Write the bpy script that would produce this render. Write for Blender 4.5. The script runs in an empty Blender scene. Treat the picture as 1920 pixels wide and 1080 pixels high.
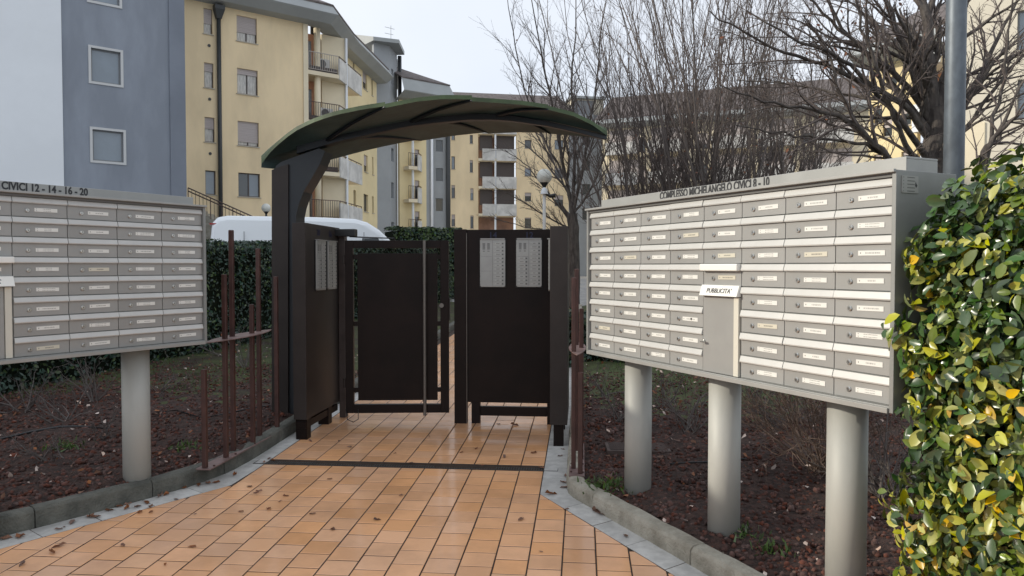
import bpy, math, random
import numpy as np
from mathutils import Vector, Matrix

random.seed(7)
rng = np.random.default_rng(7)
SC = bpy.context.scene
COL = SC.collection

# ------------------------------------------------------------------ camera, sky, sun, exposure
F, H = 1400.0, 1.72                       # focal length in photo pixels, eye height
TH = math.atan(41 / 1400.0)
cam_d = bpy.data.cameras.new('camera')
cam_d.sensor_width = 36.0
cam_d.lens = 36.0 * F / 1920.0
cam_d.clip_start = 0.05
cam_d.clip_end = 1500
cam = bpy.data.objects.new('camera', cam_d)
COL.objects.link(cam)
cam.location = (0, 0, H)
cam.rotation_euler = (math.pi / 2 - TH, 0, 0)
SC.camera = cam

SUN_AZ, SUN_EL = math.radians(-93), math.radians(22)      # azimuth from +Y towards +X
wd = bpy.data.worlds.new('World')
SC.world = wd
wd.use_nodes = True
nt = wd.node_tree
for n in list(nt.nodes):
    nt.nodes.remove(n)
out = nt.nodes.new('ShaderNodeOutputWorld')
bg = nt.nodes.new('ShaderNodeBackground')
sky = nt.nodes.new('ShaderNodeTexSky')
sky.sky_type = 'NISHITA'
sky.sun_disc = False
sky.sun_elevation = SUN_EL
sky.sun_rotation = SUN_AZ
sky.dust_density = 3.0
mx = nt.nodes.new('ShaderNodeMixRGB')
mx.inputs[0].default_value = 0.86
nt.links.new(sky.outputs[0], mx.inputs[1])
# thin winter cloud veil over the whole dome
tc = nt.nodes.new('ShaderNodeTexCoord')
nz = nt.nodes.new('ShaderNodeTexNoise')
nz.inputs['Scale'].default_value = 2.2
nz.inputs['Detail'].default_value = 5
nt.links.new(tc.outputs['Generated'], nz.inputs['Vector'])
cr = nt.nodes.new('ShaderNodeValToRGB')
cr.color_ramp.elements[0].position = 0.3
cr.color_ramp.elements[0].color = (6.2, 6.65, 7.4, 1)
cr.color_ramp.elements[1].position = 0.7
cr.color_ramp.elements[1].color = (7.2, 7.5, 8.0, 1)
nt.links.new(nz.outputs[0], cr.inputs[0])
nt.links.new(cr.outputs[0], mx.inputs[2])
nt.links.new(mx.outputs[0], bg.inputs[0])
bg.inputs[1].default_value = 0.1
nt.links.new(bg.outputs[0], out.inputs[0])

sl = bpy.data.lights.new('sun', 'SUN')
sl.energy = 2.1
sl.angle = math.radians(1.2)
sl.color = (1.0, 0.92, 0.78)
so = bpy.data.objects.new('sun', sl)
COL.objects.link(so)
sd = Vector((math.sin(SUN_AZ) * math.cos(SUN_EL), math.cos(SUN_AZ) * math.cos(SUN_EL), math.sin(SUN_EL)))
so.rotation_euler = sd.to_track_quat('Z', 'Y').to_euler()
so.location = (-30, 0, 40)

SC.view_settings.view_transform = 'Standard'
SC.view_settings.look = 'None'
SC.view_settings.gamma = 1.0
SC.view_settings.use_curve_mapping = False
SC.view_settings.exposure = 0.54
SC.render.engine = 'CYCLES'
SC.cycles.use_denoising = True
SC.cycles.max_bounces = 6
SC.cycles.diffuse_bounces = 4

# ------------------------------------------------------------------ measuring helpers
cT, sT = math.cos(TH), math.sin(TH)
SLOPE = 0.0264                              # the path climbs gently away from the camera
AZ = math.atan(130.5 / 1400)                # heading of the path
ca, sa = math.cos(AZ), math.sin(AZ)
EU, ES = Vector((ca, -sa, 0)), Vector((sa, ca, 0))
SCAP = 26.0


def W(u, s, h=0.0):
    return Vector((u * ca + s * sa, -u * sa + s * ca, SLOPE * max(min(s, SCAP), -4) + h))


def gz(x, y):
    return SLOPE * max(min(x * sa + y * ca, SCAP), -4)


def US(x, y):
    return x * ca - y * sa, x * sa + y * ca


def ray(u, v):
    dx = (u - 960) / F
    dz = -(v - 540) / F
    return Vector((dx, cT + dz * sT, -sT + dz * cT))


def GP(u, v, h=0.0):                        # point of the sloping ground seen at a photo position
    d = ray(u, v)
    t = (H - h) / (SLOPE * (d.x * sa + d.y * ca) - d.z)
    return Vector((t * d.x, t * d.y, H + t * d.z))


def PZ(u, v, z):                            # point at camera depth z
    d = ray(u, v)
    return Vector((d.x * z, d.y * z, H + d.z * z))


def PS(u, v, s):                            # point on the vertical plane across the path at distance s
    d = ray(u, v)
    t = s / (d.x * sa + d.y * ca)
    return Vector((t * d.x, t * d.y, H + t * d.z))


# ------------------------------------------------------------------ materials
def mat(name, col, rough=0.6, metal=0.0, var=0.0, vscale=6.0, bump=0.0, bscale=40.0, col2=None, spec=0.5,
        island=0.0, objrand=0.0, coat=0.0, stretch=None, mixpos=(0.4, 0.6), detail=6.0):
    m = bpy.data.materials.new(name)
    m.use_nodes = True
    t = m.node_tree
    b = t.nodes['Principled BSDF']
    b.inputs['Roughness'].default_value = rough
    b.inputs['Metallic'].default_value = metal
    b.inputs['Specular IOR Level'].default_value = spec
    if coat:
        b.inputs['Coat Weight'].default_value = coat
        b.inputs['Coat Roughness'].default_value = 0.1
    c4 = (col[0], col[1], col[2], 1)
    b.inputs['Base Color'].default_value = c4
    tcn = t.nodes.new('ShaderNodeTexCoord')
    vec = tcn.outputs['Object']
    if stretch:
        mp = t.nodes.new('ShaderNodeMapping')
        mp.inputs['Scale'].default_value = stretch
        t.links.new(vec, mp.inputs['Vector'])
        vec = mp.outputs[0]
    cur = None
    if var or col2:
        n = t.nodes.new('ShaderNodeTexNoise')
        n.inputs['Scale'].default_value = vscale
        n.inputs['Detail'].default_value = detail
        n.inputs['Roughness'].default_value = 0.6
        t.links.new(vec, n.inputs['Vector'])
        r = t.nodes.new('ShaderNodeValToRGB')
        r.color_ramp.elements[0].position = mixpos[0]
        r.color_ramp.elements[1].position = mixpos[1]
        if col2:
            r.color_ramp.elements[0].color = c4
            r.color_ramp.elements[1].color = (*col2, 1)
        else:
            r.color_ramp.elements[0].color = (*[max(0, c * (1 - var)) for c in col], 1)
            r.color_ramp.elements[1].color = (*[min(1, c * (1 + var)) for c in col], 1)
        t.links.new(n.outputs[0], r.inputs[0])
        cur = r.outputs[0]
    if island or objrand:
        add = t.nodes.new('ShaderNodeMath')
        add.operation = 'ADD'
        g = t.nodes.new('ShaderNodeNewGeometry')
        oi = t.nodes.new('ShaderNodeObjectInfo')
        t.links.new(g.outputs['Random Per Island'], add.inputs[0])
        t.links.new(oi.outputs['Random'], add.inputs[1])
        fr = t.nodes.new('ShaderNodeMath')
        fr.operation = 'FRACT'
        t.links.new(add.outputs[0], fr.inputs[0])
        amt = max(island, objrand)
        mr = t.nodes.new('ShaderNodeMapRange')
        mr.inputs['To Min'].default_value = 1 - amt
        mr.inputs['To Max'].default_value = 1 + amt
        t.links.new(fr.outputs[0], mr.inputs['Value'])
        hs = t.nodes.new('ShaderNodeHueSaturation')
        hs.inputs['Color'].default_value = c4
        if cur is not None:
            t.links.new(cur, hs.inputs['Color'])
        t.links.new(mr.outputs[0], hs.inputs['Value'])
        wn = t.nodes.new('ShaderNodeTexWhiteNoise')
        wn.noise_dimensions = '1D'
        t.links.new(fr.outputs[0], wn.inputs['W'])
        mr2 = t.nodes.new('ShaderNodeMapRange')
        mr2.inputs['To Min'].default_value = 1 - amt * 0.7
        mr2.inputs['To Max'].default_value = 1 + amt * 0.7
        t.links.new(wn.outputs[0], mr2.inputs['Value'])
        t.links.new(mr2.outputs[0], hs.inputs['Saturation'])
        cur = hs.outputs[0]
    if cur is not None:
        t.links.new(cur, b.inputs['Base Color'])
    if bump:
        n2 = t.nodes.new('ShaderNodeTexNoise')
        n2.inputs['Scale'].default_value = bscale
        n2.inputs['Detail'].default_value = 5
        t.links.new(vec, n2.inputs['Vector'])
        bp = t.nodes.new('ShaderNodeBump')
        bp.inputs['Strength'].default_value = bump
        bp.inputs['Distance'].default_value = 0.02
        t.links.new(n2.outputs[0], bp.inputs['Height'])
        t.links.new(bp.outputs[0], b.inputs['Normal'])
    return m


def print_mat(name, paper, ink, rows=1.0, dens=0.5, ax=0):
    """White plate with a faint illegible printed line (Generated coordinates, x along the plate, z up)."""
    m = bpy.data.materials.new(name)
    m.use_nodes = True
    t = m.node_tree
    b = t.nodes['Principled BSDF']
    b.inputs['Roughness'].default_value = 0.35
    tcn = t.nodes.new('ShaderNodeTexCoord')
    sep = t.nodes.new('ShaderNodeSeparateXYZ')
    t.links.new(tcn.outputs['Generated'], sep.inputs[0])
    oi = t.nodes.new('ShaderNodeObjectInfo')
    mul = t.nodes.new('ShaderNodeMath'); mul.operation = 'MULTIPLY'; mul.inputs[1].default_value = 173.0
    t.links.new(oi.outputs['Random'], mul.inputs[0])
    ad = t.nodes.new('ShaderNodeMath'); ad.operation = 'MULTIPLY_ADD'
    ad.inputs[1].default_value = 42.0
    t.links.new(sep.outputs[ax], ad.inputs[0])
    t.links.new(mul.outputs[0], ad.inputs[2])
    wn = t.nodes.new('ShaderNodeTexNoise')
    wn.noise_dimensions = '1D'
    wn.inputs['Scale'].default_value = 1.3
    wn.inputs['Detail'].default_value = 2
    t.links.new(ad.outputs[0], wn.inputs['W'])
    gt = t.nodes.new('ShaderNodeMath'); gt.operation = 'GREATER_THAN'; gt.inputs[1].default_value = dens
    t.links.new(wn.outputs[0], gt.inputs[0])

    def band(sock, lo, hi):
        a = t.nodes.new('ShaderNodeMath'); a.operation = 'GREATER_THAN'; a.inputs[1].default_value = lo
        c = t.nodes.new('ShaderNodeMath'); c.operation = 'LESS_THAN'; c.inputs[1].default_value = hi
        p = t.nodes.new('ShaderNodeMath'); p.operation = 'MULTIPLY'
        t.links.new(sock, a.inputs[0]); t.links.new(sock, c.inputs[0])
        t.links.new(a.outputs[0], p.inputs[0]); t.links.new(c.outputs[0], p.inputs[1])
        return p.outputs[0]
    fz = t.nodes.new('ShaderNodeMath'); fz.operation = 'MULTIPLY'; fz.inputs[1].default_value = rows
    t.links.new(sep.outputs[2], fz.inputs[0])
    fzz = t.nodes.new('ShaderNodeMath'); fzz.operation = 'FRACT'
    t.links.new(fz.outputs[0], fzz.inputs[0])
    zb = band(fzz.outputs[0], 0.36, 0.66)
    # line length varies from plate to plate
    xl = t.nodes.new('ShaderNodeMapRange'); xl.inputs['To Min'].default_value = 0.30; xl.inputs['To Max'].default_value = 0.14
    t.links.new(oi.outputs['Random'], xl.inputs['Value'])
    sub = t.nodes.new('ShaderNodeMath'); sub.operation = 'SUBTRACT'; sub.inputs[1].default_value = 0.55
    t.links.new(sep.outputs[ax], sub.inputs[0])
    ab = t.nodes.new('ShaderNodeMath'); ab.operation = 'ABSOLUTE'
    t.links.new(sub.outputs[0], ab.inputs[0])
    xb = t.nodes.new('ShaderNodeMath'); xb.operation = 'LESS_THAN'
    t.links.new(ab.outputs[0], xb.inputs[0]); t.links.new(xl.outputs[0], xb.inputs[1])
    nb = band(sep.outputs[ax], 0.07, 0.11)
    p1 = t.nodes.new('ShaderNodeMath'); p1.operation = 'MULTIPLY'
    t.links.new(gt.outputs[0], p1.inputs[0]); t.links.new(xb.outputs[0], p1.inputs[1])
    p2 = t.nodes.new('ShaderNodeMath'); p2.operation = 'MAXIMUM'
    t.links.new(p1.outputs[0], p2.inputs[0]); t.links.new(nb, p2.inputs[1])
    p3 = t.nodes.new('ShaderNodeMath'); p3.operation = 'MULTIPLY'
    t.links.new(p2.outputs[0], p3.inputs[0]); t.links.new(zb, p3.inputs[1])
    p4 = t.nodes.new('ShaderNodeMath'); p4.operation = 'MULTIPLY'; p4.inputs[1].default_value = 0.75
    t.links.new(p3.outputs[0], p4.inputs[0])
    mxx = t.nodes.new('ShaderNodeMixRGB')
    mxx.inputs[1].default_value = (*paper, 1)
    mxx.inputs[2].default_value = (*ink, 1)
    t.links.new(p4.outputs[0], mxx.inputs[0])
    t.links.new(mxx.outputs[0], b.inputs['Base Color'])
    return m


M = {}
M['tile'] = mat('klinker_tile', (0.80, 0.435, 0.230), 0.25, var=0.10, vscale=2.2, bump=0.04, bscale=60, island=0.10, spec=0.5, detail=12.0, coat=0.27)
M['grout'] = mat('dark_grout', (0.040, 0.024, 0.015), 0.9, var=0.3, vscale=20)
M['slab'] = mat('border_stone', (0.50, 0.492, 0.47), 0.55, var=0.12, vscale=12, bump=0.1, bscale=80, island=0.08)
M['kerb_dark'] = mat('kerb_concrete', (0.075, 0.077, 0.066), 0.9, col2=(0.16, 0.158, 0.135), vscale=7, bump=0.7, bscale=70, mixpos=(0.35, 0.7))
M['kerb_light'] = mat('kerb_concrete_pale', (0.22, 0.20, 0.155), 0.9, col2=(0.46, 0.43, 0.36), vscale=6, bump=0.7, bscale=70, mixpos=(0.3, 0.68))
M['soil'] = mat('lava_soil', (0.024, 0.013, 0.010), 0.95, col2=(0.062, 0.031, 0.023), vscale=22, bump=1.0, bscale=60)
M['moss'] = mat('mossy_soil', (0.034, 0.022, 0.014), 0.95, col2=(0.06, 0.075, 0.022), vscale=2.2, bump=1.0, bscale=50)
M['rock'] = mat('lava_rock', (0.085, 0.038, 0.029), 0.9, island=0.5, var=0.3, vscale=30)
M['litter'] = mat('pale_leaf', (0.52, 0.41, 0.35), 0.8, island=0.45)
M['drain'] = mat('drain_metal', (0.06, 0.06, 0.058), 0.6, metal=0.4, var=0.3, vscale=30)
M['lawn'] = mat('lawn_ground', (0.05, 0.055, 0.02), 0.95, col2=(0.075, 0.095, 0.03), vscale=3, bump=0.8, bscale=60)
M['grass'] = mat('grass_blade', (0.07, 0.12, 0.03), 0.7, island=0.4)
M['bounce_ground'] = mat('bounce_ground', (0.27, 0.265, 0.255), 0.9, var=0.2, vscale=3, bump=0.3, bscale=90)  # lightened to bounce more light onto the facades
M['brown'] = mat('gate_paint', (0.0105, 0.0055, 0.0043), 0.42, var=0.25, vscale=2.5, spec=0.18)
M['brown2'] = mat('post_paint', (0.032, 0.0255, 0.023), 0.45, var=0.12, vscale=3, spec=0.3)
M['redbrown'] = mat('fence_paint', (0.062, 0.026, 0.021), 0.45, var=0.2, vscale=8)
M['fencebase'] = mat('fence_base_paint', (0.19, 0.125, 0.115), 0.5, var=0.2, vscale=8)
M['pull'] = mat('brushed_bar', (0.17, 0.155, 0.14), 0.4, metal=0.6)
M['post_pale'] = mat('pale_post_paint', (0.085, 0.066, 0.060), 0.5, var=0.2, vscale=5)  # lighter brown than the other post paint
M['black'] = mat('black_plastic', (0.012, 0.012, 0.013), 0.4)
M['steel'] = mat('steel', (0.55, 0.55, 0.53), 0.28, metal=0.9)
M['green_roof'] = mat('green_roof_sheet', (0.055, 0.088, 0.035), 0.55, var=0.25, vscale=5, col2=None)
M['roof_under'] = mat('roof_underside', (0.055, 0.095, 0.095), 0.55, var=0.15, vscale=4)
M['spine'] = mat('spine_paint', (0.011, 0.015, 0.020), 0.45, var=0.1)
M['door'] = mat('mailbox_door', (0.315, 0.315, 0.303), 0.42, metal=0.1, var=0.03, vscale=5, bump=0.02, bscale=200, objrand=0.05)
M['flap'] = mat('mailbox_flap', (0.51, 0.51, 0.49), 0.38, metal=0.1, var=0.03, vscale=6, objrand=0.03)
M['cab'] = mat('mailbox_cabinet', (0.25, 0.255, 0.245), 0.45, metal=0.2, var=0.05, vscale=4)
M['hood'] = mat('mailbox_hood', (0.33, 0.33, 0.315), 0.45, metal=0.2, var=0.05, vscale=4)
M['recess_shade'] = mat('mailbox_recess_shade', (0.13, 0.13, 0.125), 0.5)  # dark tone for the shade under the hood
M['white'] = mat('white_plate', (0.78, 0.78, 0.74), 0.4)
M['cream_strip'] = mat('cream_strip', (0.60, 0.58, 0.50), 0.5)
M['gap'] = mat('dark_gap', (0.03, 0.03, 0.03), 0.8)
M['ink'] = mat('black_letters', (0.025, 0.025, 0.028), 0.6)
M['blue_ink'] = mat('dark_blue_digits', (0.004, 0.006, 0.035), 0.5)
M['post'] = mat('post_steel', (0.41, 0.415, 0.385), 0.58, metal=0.1, var=0.08, vscale=3, stretch=(1, 1, .4))
M['name'] = print_mat('name_label', (0.72, 0.72, 0.68), (0.12, 0.12, 0.12))
M['name2'] = print_mat('name_label_two_lines', (0.72, 0.72, 0.68), (0.12, 0.12, 0.12), rows=2.0, dens=0.46)
M['name3'] = print_mat('name_label_yellowed', (0.60, 0.57, 0.47), (0.14, 0.13, 0.12), dens=.44)
M['plaque'] = print_mat('plaque_print', (0.30, 0.30, 0.28), (0.04, 0.04, 0.04), rows=5.0, dens=0.34, ax=1)
M['call'] = mat('intercom_metal', (0.34, 0.34, 0.325), 0.4, metal=0.3, var=0.05)
M['call_dark'] = mat('intercom_grille', (0.09, 0.09, 0.09), 0.5)
M['call_name'] = print_mat('intercom_names', (0.40, 0.40, 0.38), (0.02, 0.02, 0.02), dens=0.34)
M['yellow'] = mat('yellow_plaster', (0.83, 0.67, 0.43), 0.9, var=0.08, stretch=(1, 1, .35), vscale=0.5, bump=0.05, bscale=20)
M['yellow_pale'] = mat('pale_yellow_plaster', (0.79, 0.66, 0.39), 0.9, var=0.06, vscale=0.3)
M['cream'] = mat('cream_plaster', (0.77, 0.68, 0.50), 0.9, var=0.05, vscale=0.4)
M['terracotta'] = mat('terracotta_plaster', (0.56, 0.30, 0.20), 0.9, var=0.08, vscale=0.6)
M['loggia_brown'] = mat('brown_plaster_shaded', (0.27, 0.165, 0.125), 0.9, var=0.2, vscale=0.8)  # brown, darkened to put the recess shade into the colour
M['greywall'] = mat('blue_grey_plaster', (0.265, 0.295, 0.345), 0.9, var=0.12, stretch=(1, 1, .3), vscale=0.6, bump=0.04, bscale=15)
M['greywall2'] = mat('blue_grey_plaster_deep', (0.205, 0.23, 0.275), 0.9, var=0.08, vscale=0.35)
M['whitewall'] = mat('white_plaster', (0.79, 0.825, 0.86), 0.9, var=0.03, vscale=0.3)
M['towerwall'] = mat('grey_tower_plaster', (0.34, 0.36, 0.375), 0.9, var=0.06, vscale=0.4)
M['offwhite'] = mat('cream_render', (0.66, 0.61, 0.50), 0.9, var=0.04, vscale=0.4)
M['parapet'] = mat('balcony_panel', (0.60, 0.59, 0.56), 0.85, var=0.14, vscale=1.2)
M['eave'] = mat('eave_sheet', (0.34, 0.36, 0.36), 0.6, var=0.05, vscale=0.5)
M['rooftile'] = mat('roof_cover', (0.12, 0.10, 0.095), 0.8, var=0.25, vscale=3)
M['wframe'] = mat('window_frame_brown', (0.075, 0.06, 0.055), 0.5)
M['wframe_white'] = mat('window_frame_white', (0.56, 0.57, 0.57), 0.5)
M['wframe_grey'] = mat('window_frame_grey', (0.20, 0.21, 0.22), 0.5)
M['shutter'] = mat('roller_shutter', (0.47, 0.42, 0.405), 0.65, var=0.06, vscale=4, stretch=(0.2, 0.2, 9))
M['sill'] = mat('stone_sill', (0.50, 0.46, 0.38), 0.8)
M['glass'] = mat('window_glass', (0.055, 0.065, 0.07), 0.06, spec=0.9)
M['glass_sky'] = mat('window_glass_sky_tint', (0.19, 0.235, 0.28), 0.10, spec=0.9, var=0.07, vscale=0.8)  # sky reflection put into the pane colour
M['curtain'] = mat('lace_curtain', (0.52, 0.51, 0.48), 0.6, var=0.22, vscale=5, stretch=(6, 6, .6), spec=0.8)
M['pipe'] = mat('dark_downpipe', (0.040, 0.044, 0.046), 0.45)
M['rail'] = mat('balcony_rail', (0.085, 0.05, 0.042), 0.5)
M['rail_pale'] = mat('balcony_rail_pale', (0.42, 0.38, 0.34), 0.5)
M['vanpaint'] = mat('van_paint', (0.80, 0.84, 0.87), 0.25, coat=0.6)
M['vanglass'] = mat('van_glass', (0.03, 0.04, 0.045), 0.05)
M['red'] = mat('tail_lamp', (0.35, 0.02, 0.02), 0.25)
M['rubber'] = mat('rubber', (0.02, 0.02, 0.02), 0.8)
M['globe'] = mat('lamp_globe', (0.62, 0.63, 0.58), 0.12, var=0.04)
M['galv'] = mat('galvanised_steel', (0.12, 0.14, 0.16), 0.5, metal=0.35, var=0.14, vscale=14, stretch=(1, 1, .5))
M['bark'] = mat('bark', (0.055, 0.046, 0.042), 0.95, col2=(0.115, 0.10, 0.088), vscale=14, bump=0.8, bscale=50, stretch=(1, 1, .3))
M['twig'] = mat('twig', (0.12, 0.098, 0.09), 0.9)
M['twig2'] = mat('twig_grey', (0.13, 0.112, 0.104), 0.9)
M['twig_dry'] = mat('dry_twig', (0.17, 0.115, 0.085), 0.9)
M['dryleaf'] = mat('dry_brown_leaf', (0.20, 0.085, 0.05), 0.8, island=0.35)
M['fallen'] = mat('fallen_leaf_brown', (0.20, 0.095, 0.055), 0.75, objrand=0.45, island=0.45)
M['hedge_dark'] = mat('hedge_leaf_dark', (0.028, 0.056, 0.040), 0.55, island=0.55)
M['hedge_mid'] = mat('hedge_leaf_mid', (0.060, 0.095, 0.032), 0.5, island=0.5)
M['hedge_core'] = mat('hedge_inner_shade', (0.010, 0.013, 0.008), 1.0, spec=0.05)  # near-black, puts the shade between the leaves into the colour
M['lf_dark'] = mat('leaf_deep_green', (0.040, 0.080, 0.025), 0.30, island=0.4, coat=0.12)
M['lf_mid'] = mat('leaf_green', (0.12, 0.165, 0.035), 0.32, island=0.35, coat=0.1)
M['lf_lime'] = mat('leaf_yellow_green', (0.33, 0.33, 0.055), 0.35, island=0.3, coat=0.1)
M['lf_yellow'] = mat('leaf_yellow', (0.52, 0.34, 0.03), 0.35, island=0.25, coat=0.1)
M['hose'] = mat('hose_black', (0.025, 0.026, 0.028), 0.5)
M['manhole'] = mat('manhole_plastic', (0.075, 0.052, 0.045), 0.7, var=0.25, vscale=8)
M['ac'] = mat('ac_casing', (0.55, 0.55, 0.53), 0.5)


# ------------------------------------------------------------------ mesh builder
MATS = {}


def root_matrix(o):
    while o is not None and o.name not in MATS:
        o = o.parent
    return MATS[o.name] if o is not None else None


def finish(o, parent):
    if parent is not None:
        o.parent = parent
    COL.objects.link(o)
    return o


class MB:
    def __init__(self):
        self.v, self.f, self.m = [], [], []
        self.cur = 0

    def add(self, vs, fs):
        b = len(self.v)
        self.v.extend([tuple(p) for p in vs])
        for f in fs:
            self.f.append(tuple(i + b for i in f))
            self.m.append(self.cur)
        return self

    def hexa(self, p):                      # bottom 0-3 ccw, top 4-7
        return self.add(p, [(3, 2, 1, 0), (4, 5, 6, 7), (0, 1, 5, 4), (1, 2, 6, 5), (2, 3, 7, 6), (3, 0, 4, 7)])

    def box(self, x0, y0, z0, x1, y1, z1):
        return self.hexa([(x0, y0, z0), (x1, y0, z0), (x1, y1, z0), (x0, y1, z0), (x0, y0, z1), (x1, y0, z1), (x1, y1, z1), (x0, y1, z1)])

    def quad(self, a, b, c, d):
        return self.add([a, b, c, d], [(0, 1, 2, 3)])

    def prism(self, poly, z0, z1):          # poly ccw list of (x, y)
        n = len(poly)
        return self.add([(x, y, z0) for x, y in poly] + [(x, y, z1) for x, y in poly],
                        [tuple(range(n - 1, -1, -1)), tuple(range(n, 2 * n))] + [(i, (i + 1) % n, n + (i + 1) % n, n + i) for i in range(n)])

    def loft(self, rings, cap=True):        # list of equal-length closed rings
        n = len(rings[0])
        vs = [p for r in rings for p in r]
        fs = []
        for k in range(len(rings) - 1):
            for i in range(n):
                j = (i + 1) % n
                fs.append((k * n + i, k * n + j, (k + 1) * n + j, (k + 1) * n + i))
        if cap:
            fs.append(tuple(range(n - 1, -1, -1)))
            fs.append(tuple((len(rings) - 1) * n + i for i in range(n)))
        return self.add(vs, fs)

    def tube(self, pts, rad, n=8, cap=True):
        pts = [Vector(p) for p in pts]
        if not hasattr(rad, '__len__'):
            rad = [rad] * len(pts)
        rings = []
        ref = None
        for i, p in enumerate(pts):
            d = (pts[min(i + 1, len(pts) - 1)] - pts[max(i - 1, 0)])
            d = d.normalized() if d.length > 1e-9 else Vector((0, 0, 1))
            if ref is None:
                ref = Vector((1, 0, 0)) if abs(d.x) < 0.8 else Vector((0, 1, 0))
            a = d.cross(ref)
            a.normalize()
            b = d.cross(a)
            ref = -b if False else ref
            r = rad[i]
            rings.append([p + a * (r * math.cos(2 * math.pi * k / n)) + b * (r * math.sin(2 * math.pi * k / n)) for k in range(n)])
        return self.loft(rings, cap)

    def sphere(self, c, r, nu=16, nv=10, sz=1.0):
        vs = [(c[0], c[1], c[2] - r * sz)]
        for j in range(1, nv):
            a = -math.pi / 2 + math.pi * j / nv
            for i in range(nu):
                t = 2 * math.pi * i / nu
                vs.append((c[0] + r * math.cos(a) * math.cos(t), c[1] + r * math.cos(a) * math.sin(t), c[2] + r * sz * math.sin(a)))
        vs.append((c[0], c[1], c[2] + r * sz))
        fs = []
        for i in range(nu):
            j = (i + 1) % nu
            fs.append((0, 1 + j, 1 + i))
            for k in range(nv - 2):
                b = 1 + k * nu
                fs.append((b + i, b + j, b + nu + j, b + nu + i))
            b = 1 + (nv - 2) * nu
            fs.append((b + i, b + j, len(vs) - 1))
        return self.add(vs, fs)

    def mesh(self, name, mats, smooth=False):
        me = bpy.data.meshes.new(name)
        me.from_pydata(self.v, [], self.f)
        if not isinstance(mats, (list, tuple)):
            mats = [mats]
        for k in mats:
            me.materials.append(M[k] if isinstance(k, str) else k)
        if len(mats) > 1:
            me.polygons.foreach_set('material_index', self.m)
        if smooth:
            me.polygons.foreach_set('use_smooth', [True] * len(me.polygons))
        me.update()
        return me

    def build(self, name, mats, parent=None, smooth=False, bevel=0.0, world=False, seg=2):
        if world and parent is not None:
            inv = root_matrix(parent).inverted()
            self.v = [tuple(inv @ Vector(p)) for p in self.v]
        o = bpy.data.objects.new(name, self.mesh(name, mats, smooth))
        if bevel:
            b = o.modifiers.new('bevel', 'BEVEL')
            b.width = bevel
            b.segments = seg
            b.limit_method = 'ANGLE'
            b.angle_limit = math.radians(35)
        return finish(o, parent)


def tag(o, label=None, cat=None, group=None, kind=None):
    if label: o['label'] = label
    if cat: o['category'] = cat
    if group: o['group'] = group
    if kind: o['kind'] = kind
    return o


def thing(name, label, cat, loc=(0, 0, 0), rotz=0.0, group=None):
    o = bpy.data.objects.new(name, None)
    o.empty_display_size = 0.2
    COL.objects.link(o)
    o.location = loc
    o.rotation_euler = (0, 0, rotz)
    MATS[o.name] = Matrix.Translation(Vector(loc)) @ Matrix.Rotation(rotz, 4, 'Z')
    return tag(o, label, cat, group)


def inst(name, mesh, parent, loc=(0, 0, 0), rot=None, label=None):
    o = bpy.data.objects.new(name, mesh)
    o.location = loc
    if rot: o.rotation_euler = rot
    if label: o['label'] = label
    return finish(o, parent)


def text_mesh(txt, size, bold=0.0, extr=0.0008, align='LEFT'):
    cu = bpy.data.curves.new('letters', 'FONT')
    cu.body = txt
    cu.size = size
    cu.extrude = extr
    cu.offset = bold
    cu.align_x = align
    cu.resolution_u = 4
    o = bpy.data.objects.new('letters', cu)
    COL.objects.link(o)
    dg = bpy.context.evaluated_depsgraph_get()
    me = bpy.data.meshes.new_from_object(o.evaluated_get(dg))
    xs = [v.co.x for v in me.vertices]
    bpy.data.objects.remove(o)
    return me, (min(xs), max(xs))


def add_text(txt, size, parent, loc, rot, material, bold=0.0, width=None, name='lettering', align='LEFT'):
    me, (x0, x1) = text_mesh(txt, size, bold, align=align)
    me.materials.clear()
    me.materials.append(M[material])
    if width:
        k = width / (x1 - x0)
        for v in me.vertices:
            v.co.x *= k
    return inst(name, me, parent, loc, rot)


def mesh_np(name, V, Fq, mats, midx=None, smooth=False):
    """V (n,3), Fq (m,k) faces all with k corners."""
    me = bpy.data.meshes.new(name)
    nV, (nF, k) = len(V), Fq.shape
    me.vertices.add(nV)
    me.vertices.foreach_set('co', np.ascontiguousarray(V, dtype=np.float32).ravel())
    me.loops.add(nF * k)
    me.loops.foreach_set('vertex_index', np.ascontiguousarray(Fq, dtype=np.int32).ravel())
    me.polygons.add(nF)
    me.polygons.foreach_set('loop_start', np.arange(0, nF * k, k, dtype=np.int32))
    me.polygons.foreach_set('loop_total', np.full(nF, k, dtype=np.int32))
    for m in mats:
        me.materials.append(M[m])
    if midx is not None:
        me.polygons.foreach_set('material_index', np.ascontiguousarray(midx, dtype=np.int32))
    if smooth:
        me.polygons.foreach_set('use_smooth', np.ones(nF, dtype=bool))
    me.update(calc_edges=True)
    me.validate()
    return me


def rot_from(normal, spin):
    """(n,3) normals, (n,) spin -> (n,3,3) matrices whose third column is the normal."""
    n = normal / np.linalg.norm(normal, axis=1, keepdims=True)
    ref = np.where(np.abs(n[:, 2:3]) < 0.9, np.array([[0., 0, 1]]), np.array([[1., 0, 0]]))
    a = np.cross(ref, n)
    a /= np.linalg.norm(a, axis=1, keepdims=True)
    b = np.cross(n, a)
    c, s = np.cos(spin)[:, None], np.sin(spin)[:, None]
    x = a * c + b * s
    y = -a * s + b * c
    return np.stack([x, y, n], axis=2)


def scatter(tv, tf, pos, R, scale):
    """copies of a template into one vertex and face array"""
    n, k = len(pos), len(tv)
    if np.ndim(scale) == 1:
        scale = scale[:, None, None]
    V = np.einsum('nij,kj->nki', R, tv) * scale + pos[:, None, :]
    Fc = tf[None, :, :] + (np.arange(n) * k)[:, None, None]
    return V.reshape(-1, 3), Fc.reshape(-1, tf.shape[1])


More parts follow.
